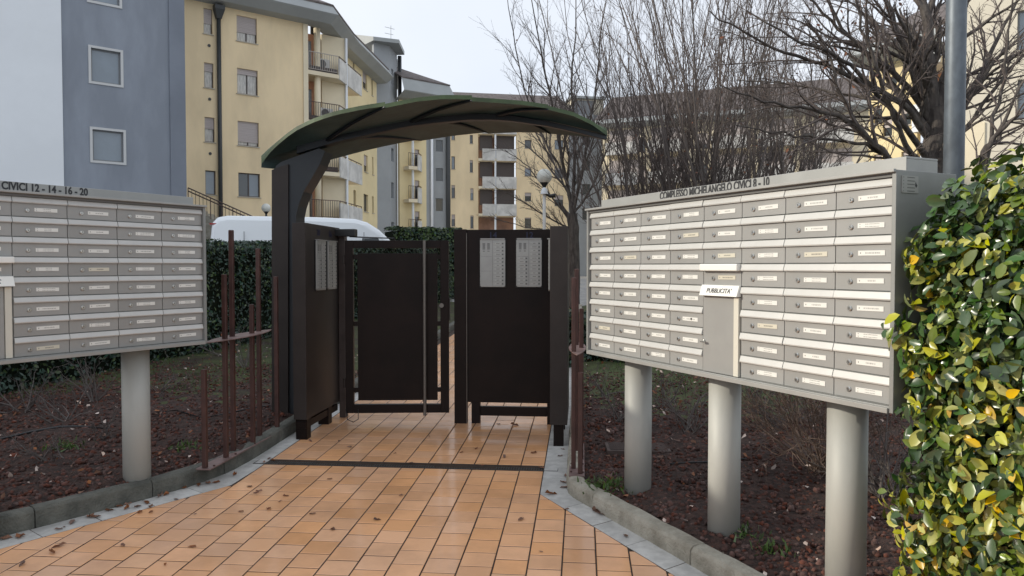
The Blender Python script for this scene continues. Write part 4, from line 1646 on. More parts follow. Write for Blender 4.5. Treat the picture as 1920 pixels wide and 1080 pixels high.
# --- second yellow block with stacked balconies
cD = PZ(750, 499, 63)
fDd = Facade(cD, 51.5)
bD = thing('apartment_building', 'yellow block with three stacked balconies between the two grey towers', 'building', (cD.x, cD.y, GB))
zD = fDd.hit(772, 190)[1]
hD = [fDd.rect(778, 280, 787, 312), fDd.rect(778, 338, 787, 372), fDd.rect(778, 396, 787, 430), fDd.rect(778, 222, 787, 255)]
wall(bD, fDd, 0, fDd.x(800), GB - .3, zD, 'yellow_pale', hD)
for h in hD:
    window(bD, fDd, h, shut=.3, sill=False)
cd = fDd.at(fDd.x(773), .9, 0)
fDo = Facade(cd, 5.3)
pl = fDo.x(795.5)
for v in (257, 317, 378, 440):
    z = fDd.hit(760, v - 4)[1]
    mb = MB()
    P4 = [fDd.at(fDd.x(757), .003, 0), fDd.at(fDd.x(757), .9, 0), cd, fDo.at(pl, 0, 0), fDo.at(pl, -2.0, 0)]
    mb.loft([[Vector((p.x, p.y, z - .28)) for p in P4], [Vector((p.x, p.y, z)) for p in P4]])
    bal = mb.build('balcony', 'cream', bD, world=True)
    for k in range(2):
        mb = MB()
        fbox(mb, fDo, .02 + k * pl / 2, (k + 1) * pl / 2 - .04, .003, .10, z - .3, z + 1.0)
        mb.build('balcony_panel', 'parapet', bal, world=True)
    mb = MB()
    fbox(mb, fDo, .0, pl, .02, .07, z + 1.10, z + 1.16)
    mb.build('hand_rail', 'rail', bal, world=True)
    railing(bal, fDd, fDd.x(757), fDd.x(773), .86, z + .02, z + 1.1, 'rail', step=.2)
mb = MB().tube([fDd.at(fDd.x(769), .5, GB), fDd.at(fDd.x(769), .5, zD)], .11, 8)
mb.build('white_post', 'whitewall', bD, world=True)
eave(bD, [fDd.at(-.5, 0, 0), fDd.at(fDd.x(800) + .5, 0, 0), fDd.at(fDd.x(800) + .9, -3, 0)], zD, out=1.6, rise=.4, fas=1.1, back_=4)
for u, w_ in ((762, .5), (768, .4)):
    x = fDd.x(u)
    mb = MB()
    fbox(mb, fDd, x - w_, x + w_, -3.0, -2.2, zD + 1.5, zD + 4.4 - w_)
    mb.build('chimney', 'eave', bD, world=True)

tower('pale grey stair tower with square windows behind the canopy', 810.5, 72, 796, 845, 196,
      [(206, 230), (262, 284), (315, 339.5), (371.5, 396)], (817, 831), [(808.6, 'whitewall', .13), (840, 'pipe', .22)], az2=72)

# --- yellow block closing the court
fF = Facade(PZ(845, 499, 78), 80)
bF = thing('apartment_building', 'yellow apartment block with brown loggias closing the far end of the court', 'building', (fF.p.x, fF.p.y, GB))
zF = fF.hit(900, 222)[1]
rF = holes_of(fF, [(846.5, 293, 853.5, 317), (846.5, 347, 853.5, 371), (846.5, 402, 853.5, 424), (846.5, 240, 853.5, 262), (881, 253, 887, 269), (881, 300, 887, 323), (882, 353, 888, 375), (882, 404, 888, 428),
                   (984, 262, 996, 278), (984, 314, 996, 330), (984, 361, 996, 377), (984, 408, 996, 428), (1040, 262, 1056, 280), (1040, 314, 1056, 334), (1040, 366, 1056, 386)])
xf0, xf1 = fF.x(897), fF.x(968)
wall(bF, fF, 0, xf0, GB - .3, zF, 'yellow', [r for r in rF if r[1] < xf0])
wall(bF, fF, xf1, fF.x(1066), GB - .3, zF, 'yellow', [r for r in rF if r[0] > xf1])
for k, r in enumerate(rF):
    window(bF, fF, r, shut=(0, .2, .4, .1)[k % 4], glass='glass' if k % 3 else 'glass_sky', sill=True)
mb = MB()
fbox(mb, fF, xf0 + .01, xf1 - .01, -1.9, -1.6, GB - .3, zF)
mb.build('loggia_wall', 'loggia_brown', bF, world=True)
for v in (300, 352, 403, 250):
    z = fF.hit(930, v - 2)[1]
    mb = MB()
    fbox(mb, fF, xf0 + .005, xf1 - .005, -1.59, .25, z - .26, z)
    bal = mb.build('balcony', 'cream', bF, world=True)
    for a_, b_ in ((904, 928), (930, 967.5)):
        mb = MB()
        fbox(mb, fF, fF.x(a_), fF.x(b_), .253, .36, z - .22, z + 1.0)
        mb.build('balcony_panel', 'parapet', bal, world=True)
    railing(bal, fF, xf0 + .05, fF.x(903), .22, z, z + 1.1, 'rail', step=.18)
    for a_, b_ in ((901, 925), (932, 966)):
        mb = MB()
        fbox(mb, fF, fF.x(a_), fF.x(b_), -.62, -.58, z + .95, z + 2.72)
        mb.build('loggia_shade', 'wframe', bal, world=True)  # dark sheet standing in for the shade inside the loggia
    mb = MB()
    fbox(mb, fF, fF.x(938), fF.x(944), -1.599, -1.55, z + .02, z + 2.3)
    mb.build('balcony_door', 'glass_sky', bal, world=True)
mb = MB()
fbox(mb, fF, fF.x(927), fF.x(930), .0, .24, GB, zF)
mb.build('white_post', 'whitewall', bF, world=True)
xg = fF.x(1128)
mb = MB()
rG = holes_of(fF, [(1092, 252, 1106, 272), (1092, 300, 1106, 320), (1092, 345, 1106, 365), (1092, 390, 1106, 412)])
wall(bF, fF, fF.x(1066) + .003, xg, GB - .3, zF + .8, 'towerwall', rG, name='grey_wall')
for r in rG:
    window(bF, fF, r, glass='glass', sill=False)
eave(bF, [fF.at(-.5, 0, 0), fF.at(fF.x(1066), 0, 0)], zF, out=1.2, rise=.3, fas=.6, back_=5)
mb = MB()
fbox(mb, fF, fF.x(1078), fF.x(1138), -6, -1.5, zF + .81, zF + 2.75)
ph = mb.build('rooftop_hut', 'offwhite', bF, world=True)
for k in range(14):
    mb = MB()
    x = fF.x(1079) + (fF.x(1118) - fF.x(1079)) * k / 13
    fbox(mb, fF, x - .09, x + .09, -1.498, -1.42, zF + 1.1, zF + 2.6)
    mb.build('louvre', 'wframe_grey', ph, world=True)
mb = MB()
fbox(mb, fF, fF.x(1075), fF.x(1141), -6.3, -1.0, zF + 2.76, zF + 3.0)
mb.build('hut_roof', 'eave', ph, world=True)

# --- block behind the bare trees
fG = Facade(PZ(1128, 499, 76), 112)
bG = thing('apartment_building', 'ochre apartment block with brown balconies half hidden by the bare trees', 'building', (fG.p.x, fG.p.y, GB))
zG = fG.hit(1200, 238)[1]
rects = []
for c_ in (1185, 1262, 1300, 1380, 1452, 1500, 1560):
    for dz_ in range(5):
        x = fG.x(c_)
        z = zG - 1.0 - dz_ * 3.0
        rects.append((x, x + 1.3, z - 1.5, z))
xG1 = fG.x(1640)
wall(bG, fG, 0, xG1, GB - .3, zG, 'cream', rects)
for k, r in enumerate(rects):
    window(bG, fG, r, shut=random.choice((0, .2, .4, .7)), sill=False)
for c_ in (1140, 1218, 1335, 1420, 1525):
    x = fG.x(c_)
    for dz_ in range(4):
        z = zG - 2.6 - dz_ * 3.0
        mb = MB()
        fbox(mb, fG, x, x + 3.2, .003, 1.2, z - .25, z)
        bal = mb.build('balcony', 'cream', bG, world=True)
        mb = MB()
        fbox(mb, fG, x, x + 3.2, 1.203, 1.30, z - .2, z + 1.0)
        mb.build('balcony_panel', 'parapet', bal, world=True)
        mb = MB()
        fbox(mb, fG, x + .1, x + 3.1, .005, .03, z + .02, z + 2.4)
        mb.build('balcony_door', 'shutter', bal, world=True)
eave(bG, [fG.at(-.5, 0, 0), fG.at(xG1 + .5, 0, 0)], zG, out=1.2, rise=.3, fas=.5, back_=6, pitch=.5)

# --- sunlit block at the right
fH = Facade(PZ(1745, 499, 34), 146)
bH = thing('apartment_building', 'sunlit pale yellow block with orange loggia behind the big bare tree', 'building', (fH.p.x, fH.p.y, GB))
xH0 = fH.x(1625)
zH = fH.hit(1665, 118)[1]
rH = holes_of(fH, [(1638, 199, 1650, 232), (1655, 224, 1669, 257), (1690, 204, 1704, 236), (1664, 145, 1676, 165), (1690, 285, 1702, 318), (1638, 290, 1650, 320)])
wall(bH, fH, xH0, fH.x(1716), GB - .3, zH, 'yellow_pale', rH)
for k, r in enumerate(rH):
    window(bH, fH, r, shut=(.2, .5, .3, .1)[k % 4])
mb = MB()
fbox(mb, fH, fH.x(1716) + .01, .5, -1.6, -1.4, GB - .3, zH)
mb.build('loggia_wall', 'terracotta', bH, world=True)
for k in range(6):
    z = zH - .3 - k * 2.95
    if z < 1: break
    mb = MB()
    fbox(mb, fH, fH.x(1716) + .004, .5, -1.39, .4, z - .3, z)
    bal = mb.build('balcony', 'offwhite', bH, world=True)
    mb = MB()
    fbox(mb, fH, fH.x(1716) + .004, .5, .403, .5, z - .3, z + .95)
    mb.build('balcony_panel', 'whitewall', bal, world=True)
eave(bH, [fH.at(xH0 - .3, 0, 0), fH.at(.8, 0, 0)], zH, out=1.3, rise=.3, fas=.5, back_=5)

# --- tall cream block at the far right
fI = Facade(PZ(1790, 499, 27), 128)
bI = thing('apartment_building', 'tall cream rendered block filling the right edge behind the trees', 'building', (fI.p.x, fI.p.y, GB))
rI = holes_of(fI, [(1908, 20, 1922, 95), (1908, 150, 1922, 225)])
wall(bI, fI, 0, fI.x(2300), GB - .3, 15.5, 'offwhite', rI)
for r in rI:
    window(bI, fI, r, frame='wframe_grey', glass='glass_sky')
mb = MB()
fbox(mb, fI, fI.x(1806), fI.x(1842), .003, .06, GB - .3, fI.hit(1820, 232)[1])
mb.build('plinth_panel', 'cream', bI, world=True)
mb = MB()
fbox(mb, fI, .02, fI.x(2300) - .02, -11, -.301, GB - .3, 15.4)
mb.build('core', 'offwhite', bI, world=True)

# --- outdoor stair with railing beside the grey block
s0, s1 = PZ(352, 352, 33), PZ(478, 408, 33)
st = thing('outdoor_stair', 'outdoor stair with brown railings descending past the yellow wall', 'stair', (s0.x, s0.y, GB))
dd = Vector((s1.x - s0.x, s1.y - s0.y, 0))
drop = s0.z - s1.z
zs0 = s0.z - .95
nst = 9
for k in range(nst + 3):
    a_ = Vector((s0.x, s0.y, 0)) + dd * (k / nst)
    b_ = Vector((s0.x, s0.y, 0)) + dd * ((k + 1) / nst)
    z = zs0 - drop * k / nst
    off = Vector((-dd.y, dd.x, 0)).normalized()
    mb = MB()
    mb.hexa([(a_.x, a_.y, GB - .2), (b_.x, b_.y, GB - .2), (b_.x + off.x * 1.3, b_.y + off.y * 1.3, GB - .2), (a_.x + off.x * 1.3, a_.y + off.y * 1.3, GB - .2),
             (a_.x, a_.y, z), (b_.x, b_.y, z), (b_.x + off.x * 1.3, b_.y + off.y * 1.3, z), (a_.x + off.x * 1.3, a_.y + off.y * 1.3, z)])
    mb.build('step', 'kerb_light', st, world=True)
for off_ in (.03,):
    mb = MB()
    o3 = Vector((-dd.y, dd.x, 0)).normalized() * off_
    for h_ in (0, .14):
        mb.tube([s0 + o3 - Vector((0, 0, h_)), s1 + o3 - Vector((0, 0, h_))], .028, 6)
    for k in range(19):
        p = s0.lerp(s1, k / 18) + o3
        mb.tube([p - Vector((0, 0, 1.0)), p], .011 if k % 6 else .022, 4)
    mb.build('railing', 'rail', st, world=True)['kind'] = 'stuff'
# ------------------------------------------------------------------ hedges
def leaf_mass(pts, nrm, size, nmat, probs, mats, template=None, jitter=.6):
    n = len(pts)
    if template is None:
        tvv = np.array([(-.5, 0, 0), (-.1, -.26, .05), (.25, -.22, .04), (.55, 0, -.04), (.25, .22, .04), (-.1, .26, .05)])
        tff = np.array([(0, 1, 2, 3), (0, 3, 4, 5)])
    else:
        tvv, tff = template
    nn = nrm + rng.normal(0, jitter, (n, 3))
    V, Fq = scatter(tvv, tff, pts, rot_from(nn, rng.uniform(0, 6.28, n)), rng.uniform(size[0], size[1], n))
    mi = np.repeat(rng.choice(len(mats), n, p=probs), len(tff))
    return V, Fq, mi


def box_hedge(label, a, b, thick, h, n, mats, probs, size=(.05, .09), both=False):
    """clipped hedge from ground point a to b, its body lying to the left of a->b"""
    a, b = Vector(a), Vector(b)
    d = b - a
    L = Vector((d.x, d.y, 0)).length
    dirv = Vector((d.x, d.y, 0)) / L
    nv = Vector((-dirv.y, dirv.x, 0))
    t_ = thing('hedge', label, 'hedge', a)
    mb = MB()
    rings = []
    ns = 14
    for k in range(ns + 1):
        p = a.lerp(b, k / ns)
        g = gz(p.x, p.y)
        hh = h + .03 * math.sin(k * 1.9)
        q0, q1 = p + nv * .10, p + nv * (thick - .10)
        rings.append([(q0.x, q0.y, g), (q1.x, q1.y, g), (q1.x, q1.y, g + hh - .10), (q0.x, q0.y, g + hh - .10)])
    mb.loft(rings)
    mb.build('dark_core', 'hedge_core', t_, world=True)  # solid dark body standing in for the shaded inside of the hedge
    # leaves over front, top and ends
    u = rng.random(n)
    face = rng.random(n)
    P, N = np.zeros((n, 3)), np.zeros((n, 3))
    A, Dv, Nv = np.array(a), np.array(dirv), np.array(nv)
    for i in range(n):
        f = face[i]
        s = u[i] * L
        lump = .05 * math.sin(s * 2.6) + .04 * math.sin(s * 5.3 + 1) + .03 * math.sin(s * 11)
        if f < .62:
            z = rng.random() * h
            off = -.02 + .13 * rng.random() + .05 * math.sin(z * 4 + s * 1.7) + lump * .5
            nvec = -Nv
        elif f < .82 or not both:
            z = h - .10 * rng.random() + lump * .6
            off = rng.random() * thick
            nvec = np.array([0, 0, 1.])
        else:
            z = rng.random() * h
            off = thick - .1 * rng.random()
            nvec = Nv
        if f > .96:
            s = -.02 if rng.random() < .5 else L + .02
            z, off = rng.random() * h, rng.random() * thick
        p = A + Dv * s + Nv * off
        P[i] = (p[0], p[1], gz(p[0], p[1]) + z)
        N[i] = nvec
    V, Fq, mi = leaf_mass(P, N, size, None, probs, mats)
    inv_ = np.array(a)
    o = bpy.data.objects.new('foliage', mesh_np('foliage', V - inv_, Fq, mats, mi))
    finish(o, t_)
    o['kind'] = 'stuff'
    return t_


g0, g1 = GP(-160, 800, .12), GP(842, 566, .12)
ha = Vector((-5.95, 5.6, gz(-5.95, 5.6)))
hb = PZ(846, 560, 21.3)
hb.z = gz(hb.x, hb.y)
box_hedge('long clipped dark green hedge behind the left bed and the gate', ha, hb, 1.1, 1.80, 46000, ['hedge_dark', 'hedge_mid'], [.8, .2], size=(.035, .075))
p, q = PZ(742, 500, 24.5), PZ(868, 500, 25.5)
p.z, q.z = gz(p.x, p.y), gz(q.x, q.y)
box_hedge('lighter green rounded hedge in front of the far yellow block', p, q, 1.4, 2.35, 6000, ['hedge_dark', 'hedge_mid'], [.35, .65], size=(.07, .13))
p, q = Vector((.55, 10.6, 0)), Vector((1.9, 10.2, 0))
p.z, q.z = gz(p.x, p.y), gz(q.x, q.y)
box_hedge('low dark shrub hedge behind the right mailbox bank', p, q, .7, .75, 2500, ['hedge_dark', 'hedge_mid'], [.8, .2])

# right foreground hedge of large glossy leaves
lr = [(0, 0, 0), (.20, .20, .06), (.5, .275, .10), (.80, .17, .06), (1.0, 0, 0)]
tvl = []
for x, w_, z in lr:
    droop = -.10 * (x - .2) ** 2
    tvl.append((x - .5, 0, droop))
for x, w_, z in lr[1:-1]:
    droop = -.10 * (x - .2) ** 2
    tvl.append((x - .5, -w_, droop + z + .02))
for x, w_, z in lr[1:-1]:
    droop = -.10 * (x - .2) ** 2
    tvl.append((x - .5, w_, droop + z))
tvl = np.array(tvl)                          # 0-4 midrib, 5-7 right, 8-10 left
tfl = np.array([(0, 5, 1), (1, 5, 6), (1, 6, 2), (2, 6, 7), (2, 7, 3), (3, 7, 4), (0, 1, 8), (1, 9, 8), (1, 2, 9), (2, 10, 9), (2, 3, 10), (3, 4, 10)])
LEAFM = ['lf_dark', 'lf_mid', 'lf_lime', 'lf_yellow']
ax_a = Vector((.438, -.899, 0))
ax_b = Vector((.899, .438, 0))
hc = Vector((1.555, 3.02, 0)) + ax_a * .80 + ax_b * .415
hg = thing('hedge', 'bushy hedge with big glossy green and yellow leaves in the right foreground', 'hedge', (hc.x, hc.y, gz(hc.x, hc.y) + .05), math.atan2(ax_a.y, ax_a.x))
SA, SB, SZ = .86, .50, 1.04                  # half extents
ZC = 1.03


def hedge_r(dv):
    q = (abs(dv[0] / SA) ** 5.5 + abs(dv[1] / SB) ** 5.5) ** (1 / 5.5)
    e = 3.4 if dv[2] > 0 else 4.5
    return 1.0 / ((q ** e + abs(dv[2] / SZ) ** e) ** (1 / e))


def hedge_pts(n, dmin, dmax):
    P, N = [], []
    while len(P) < n:
        # uniform over the box skin, pulled onto the rounded form
        f = random.random()
        x, y, z = random.uniform(-SA, SA), random.uniform(-SB, SB), random.uniform(-SZ, SZ)
        if f < .60: y = -SB
        elif f < .78: x = -SA
        elif f < .90: z = SZ
        elif f < .94: x = SA
        else: y = SB
        dv = Vector((x, y, z))
        r = hedge_r(dv)
        lump = 1 + .05 * math.sin(x * 9 + 2 * z) * math.cos(z * 7 - 1.5 * y) + .03 * math.sin(z * 17 + x * 5)
        k = r * lump * (1 - random.uniform(dmin, dmax))
        p = dv * k
        n_ = Vector((x / SA ** 2 * abs(x / SA), y / SB ** 2 * abs(y / SB), z / SZ ** 2 * abs(z / SZ)))
        n_.normalize()
        P.append((p.x, p.y, p.z + ZC)); N.append(tuple(n_))
    return np.array(P), np.array(N)


# in this frame +x runs towards the camera along the kerb, -y is the side of the path
mb = MB()
rings = []
for k in range(-4, 5):
    zz = k / 4 * .86
    ring = []
    for j in range(20):
        a_ = 2 * math.pi * j / 20
        dv = Vector((math.cos(a_) * SA, math.sin(a_) * SB, zz * SZ))
        r = hedge_r(dv)
        p = dv * min(r, 1.3) * (.62 + .05 * math.sin(j * 2.3 + k))
        ring.append((p.x, p.y, zz * SZ * .84 + ZC))
    rings.append(ring)
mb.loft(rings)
mb.build('dark_core', 'hedge_core', hg)  # solid dark body in place of the shade behind the leaves
P, N = hedge_pts(18000, -.012, .25)
clump = np.sin(P[:, 0] * 8 + 1) * np.cos(P[:, 2] * 6 + P[:, 1] * 5) + .5 * np.sin(P[:, 2] * 13)
pr = rng.random(len(P)) + .20 * clump - .13 * (P[:, 2] - ZC)
kind_ = np.where(pr < .44, 0, np.where(pr < .72, 1, np.where(pr < 1.02, 2, 3)))
outer = rng.random(len(P))
nn = N * 1.0 + rng.normal(0, .5, P.shape) + np.array([0, 0, .22])
R = rot_from(nn, rng.uniform(0, 6.28, len(P)))
S = rng.uniform(.036, .082, len(P))
S = np.where(kind_ == 3, S * .9, S)
# the 300 leaves that show largest are leaves of their own
rootM = MATS[hg.name]
wp = np.array([tuple(rootM @ Vector(p)) for p in P])
vis = S / np.maximum(wp[:, 1], .5)
ok = (wp[:, 0] / wp[:, 1] < .70) & (N[:, 1] < -.1) | ((wp[:, 0] / wp[:, 1] < .70) & (N[:, 0] < -.3))
score = np.where(ok, vis, 0)
order = np.argsort(-score)
single, rest_i = order[:300], order[300:]
lmesh = []
for m_ in LEAFM:
    lmesh.append(mesh_np('leaf', tvl, tfl, [m_], smooth=True))
for i in single:
    o = bpy.data.objects.new('leaf', lmesh[kind_[i]])
    o.parent = hg
    mm = Matrix([list(R[i][0]), list(R[i][1]), list(R[i][2])]).to_4x4()
    o.matrix_local = Matrix.Translation(Vector(P[i])) @ mm @ Matrix.Scale(float(S[i]), 4)
    COL.objects.link(o)
V, Fq = scatter(tvl, tfl, P[rest_i], R[rest_i], S[rest_i])
o = bpy.data.objects.new('foliage', mesh_np('foliage', V, Fq, LEAFM, np.repeat(kind_[rest_i], len(tfl)), smooth=True))
finish(o, hg)
o['kind'] = 'stuff'


# ------------------------------------------------------------------ bare trees
class Tree:
    def __init__(self):
        self.thick, self.thin, self.tips = [], [], []

    def grow(self, p, d, length, r, level, maxl, spread, up, wander, nchild, shrink=.62, start=.25, curve=None, minr=.0035):
        n = max(3, int(3 + length * (2.2 if level < 2 else 3)))
        n = min(n, 9)
        pts, rad = [p.copy()], [r]
        dirs = [d.copy()]
        q = p.copy()
        dd = d.copy()
        for k in range(n):
            dd = dd + Vector((random.gauss(0, wander), random.gauss(0, wander), random.gauss(0, wander))) + Vector((0, 0, up))
            dd.normalize()
            q = q + dd * (length / n)
            pts.append(q.copy())
            dirs.append(dd.copy())
            rad.append(max(minr * .6, r * (1 - .72 * (k + 1) / n)))
        (self.thick if r > .022 else self.thin).append((pts, rad))
        self.tips.append(pts[-1])
        if level >= maxl or r < minr: return
        self.children(pts, dirs, rad, length, level, maxl, spread, up, wander, nchild, shrink, start, minr)

    def children(self, pts, dirs, rad, length, level, maxl, spread, up, wander, nchild, shrink, start, minr):
        nc = nchild[min(level, len(nchild) - 1)]
        nc = max(1, int(round(nc * random.uniform(.8, 1.2))))
        for k in range(nc):
            t = start + (1 - start) * (k + random.random()) / nc
            t = min(t, .98)
            f = t * (len(pts) - 1)
            i = int(f)
            p = pts[i].lerp(pts[i + 1], f - i)
            rr = rad[i] + (rad[i + 1] - rad[i]) * (f - i)
            d0 = dirs[min(i + 1, len(dirs) - 1)]
            side = d0.cross(Vector((random.gauss(0, 1), random.gauss(0, 1), random.gauss(0, 1))))
            if side.length < 1e-4: continue
            side.normalize()
            ang = spread * random.uniform(.65, 1.3)
            nd = (d0 * math.cos(ang) + side * math.sin(ang)).normalized()
            self.grow(p, nd, length * shrink * random.uniform(.6, 1.1) * (1.12 - .5 * t), max(.0026, rr * .62), level + 1, maxl, spread, up, wander, nchild, shrink, .2, None, minr)

    def limb(self, pts, r0, r1, maxl, spread, up, wander, nchild, shrink=.5, start=.2, minr=.0035, clen=None):
        """a limb laid along given points, with its own side shoots"""
        P = [Vector(p) for p in pts]
        # smooth resample
        out_ = []
        for i in range(len(P) - 1):
            a = P[max(i - 1, 0)]; b = P[i]; c = P[i + 1]; d = P[min(i + 2, len(P) - 1)]
            for t in (0, .25, .5, .75):
                out_.append(.5 * ((2 * b) + (c - a) * t + (2 * a - 5 * b + 4 * c - d) * t * t + (3 * b - a - 3 * c + d) * t ** 3))
        out_.append(P[-1])
        out_ = [p + Vector((random.gauss(0, .012), random.gauss(0, .012), random.gauss(0, .012))) * (1 if 0 < i < len(out_) - 1 else 0) for i, p in enumerate(out_)]
        m = len(out_)
        rad = [r0 + (r1 - r0) * (i / (m - 1)) ** .8 for i in range(m)]
        dirs = [(out_[min(i + 1, m - 1)] - out_[max(i - 1, 0)]).normalized() for i in range(m)]
        self.thick.append((out_, rad))
        L = sum((out_[i + 1] - out_[i]).length for i in range(m - 1))
        self.children(out_, dirs, rad, clen or L * .8, 1, maxl, spread, up, wander, nchild, shrink, start, minr)

    def mesh(self, items, name, mt, origin):
        VV, FF = [], []
        base = 0
        for pts, rad in items:
            r = max(rad)
            n = 10 if r > .07 else 7 if r > .03 else 4 if r > .010 else 3
            A = np.array([tuple(p) for p in pts]) - origin
            T = np.gradient(A, axis=0)
            T /= np.linalg.norm(T, axis=1, keepdims=True) + 1e-9
            ref = np.array([.31, .95, .05]) if abs(T[0, 1]) < .8 else np.array([.95, .31, .05])
            a = np.cross(T, ref); a /= np.linalg.norm(a, axis=1, keepdims=True) + 1e-9
            b = np.cross(T, a)
            an = np.arange(n) * 2 * np.pi / n
            ring = A[:, None, :] + np.array(rad)[:, None, None] * (np.cos(an)[None, :, None] * a[:, None, :] + np.sin(an)[None, :, None] * b[:, None, :])
            VV.append(ring.reshape(-1, 3))
            m = len(A)
            i = np.arange(m - 1)[:, None] * n
            j = np.arange(n)[None, :]
            jn = (j + 1) % n
            FF.append(np.stack([i + j, i + jn, i + n + jn, i + n + j], axis=2).reshape(-1, 4) + base)
            base += m * n
        return mesh_np(name, np.concatenate(VV), np.concatenate(FF), [mt], smooth=True)

    def finish(self, label, group, base, bark='bark', twig='twig', leaves=0, name='bare_tree', cat='tree'):
        t_ = thing(name, label, cat, base, 0, group)
        og = np.array(base)
        if self.thick:
            finish(bpy.data.objects.new('trunk', self.mesh(self.thick, 'trunk', bark, og)), t_)
        if self.thin:
            o = finish(bpy.data.objects.new('crown', self.mesh(self.thin, 'crown', twig, og)), t_)
            o['kind'] = 'stuff'
        if leaves:
            idx = rng.integers(0, len(self.tips), leaves)
            P = np.array([tuple(self.tips[i]) for i in idx]) - og + rng.normal(0, .05, (leaves, 3))
            V, Fq = scatter(lt, ltf, P, rot_from(rng.normal(size=(leaves, 3)), rng.uniform(0, 6.28, leaves)), rng.uniform(.03, .07, leaves))
            o = finish(bpy.data.objects.new('leaves', mesh_np('leaves', V, Fq, ['dryleaf'])), t_)
            o['kind'] = 'stuff'
        return t_


def gbase(u, z):
    p = PZ(u, 499, z)
    return Vector((p.x, p.y, gz(p.x, p.y) - .05))


# tree behind the gate: short trunk splitting into upright limbs
random.seed(21)
Z1 = 21.0
KT = Z1 / 13.0
b1_ = gbase(1076, Z1)
T = Tree()
T.limb([b1_, PZ(1076, 470, Z1), PZ(1073, 400, Z1)], .185, .15, 1, .6, .05, .1, [0, 0])
fork = PZ(1073, 402, Z1)
for path_, r in (([(1073, 402, 13), (1062, 340, 13.1), (1048, 262, 13.0), (1030, 170, 12.8), (1010, 70, 12.7), (985, -60, 12.6)], .068),
                 ([(1073, 402, 13), (1076, 330, 13), (1078, 250, 13), (1072, 150, 13.2), (1080, 40, 13.3), (1078, -80, 13.3)], .060),
                 ([(1074, 400, 13), (1090, 330, 12.8), (1102, 260, 12.6), (1118, 160, 12.4), (1128, 50, 12.3), (1150, -60, 12.2)], .052),
                 ([(1073, 405, 13), (1110, 350, 12.8), (1135, 290, 12.7), (1165, 220, 12.5), (1190, 120, 12.4)], .036),
                 ([(1070, 410, 13), (1035, 372, 13), (1005, 330, 13), (975, 300, 13.2), (940, 280, 13.2)], .030),
                 ([(1072, 430, 13), (1030, 410, 12.8), (985, 380, 12.6), (930, 352, 12.5)], .028),
                 ([(1074, 440, 13), (1040, 432, 13), (985, 425, 13.2), (915, 405, 13.2)], .024),
                 ([(1062, 340, 13.1), (1020, 260, 13), (985, 170, 12.8), (962, 60, 12.7), (950, -20, 12.7)], .034),
                 ([(1064, 360, 13.1), (1035, 300, 13.6), (1000, 240, 14), (968, 160, 14)], .028)):
    T.limb([PZ(p[0], p[1], p[2] * KT) for p in path_], r * .66 * KT, .008, 4, .55, .05, .11, [0, 16, 9, 4], shrink=.40, start=.10, minr=.0048)
T.finish('bare tree with a forked grey trunk right behind the gate panels', 'bare trees beyond the gate', b1_)

# multi-stemmed upright trees behind the right bank
for k, (u, z, n, hgt, lab) in enumerate(((1215, 17, 26, 8.5, 'slender upright multi stemmed bare tree left of its twin, nearest the forked tree'),
                                        (1330, 15.5, 34, 9.0, 'dense fan of upright bare stems rising behind the middle of the right bank'),
                                        (1405, 20, 26, 9.5, 'upright bare stems standing furthest back behind the dense fan'),
                                        (1505, 17.5, 22, 7.5, 'bushy bare tree with many fine stems beside the big spreading tree'))):
    random.seed(50 + k)
    b_ = gbase(u, z)
    T = Tree()
    for j in range(n):
        a = random.uniform(0, 2 * math.pi)
        tilt = abs(random.gauss(0, .17)) + .03
        d = Vector((math.cos(a) * math.sin(tilt), math.sin(a) * math.sin(tilt), math.cos(tilt)))
        p = b_ + Vector((math.cos(a) * random.uniform(.05, .45), math.sin(a) * random.uniform(.05, .45), 0))
        T.grow(p, d, hgt * random.uniform(.65, 1.05), random.uniform(.015, .032), 0, 3, .46, .035, .085, [16, 7, 3], shrink=.30, start=.15, minr=.0032)
    T.finish(lab, 'bare trees beyond the gate', b_, bark='twig2', twig='twig', leaves=(60, 260, 160, 60)[k])

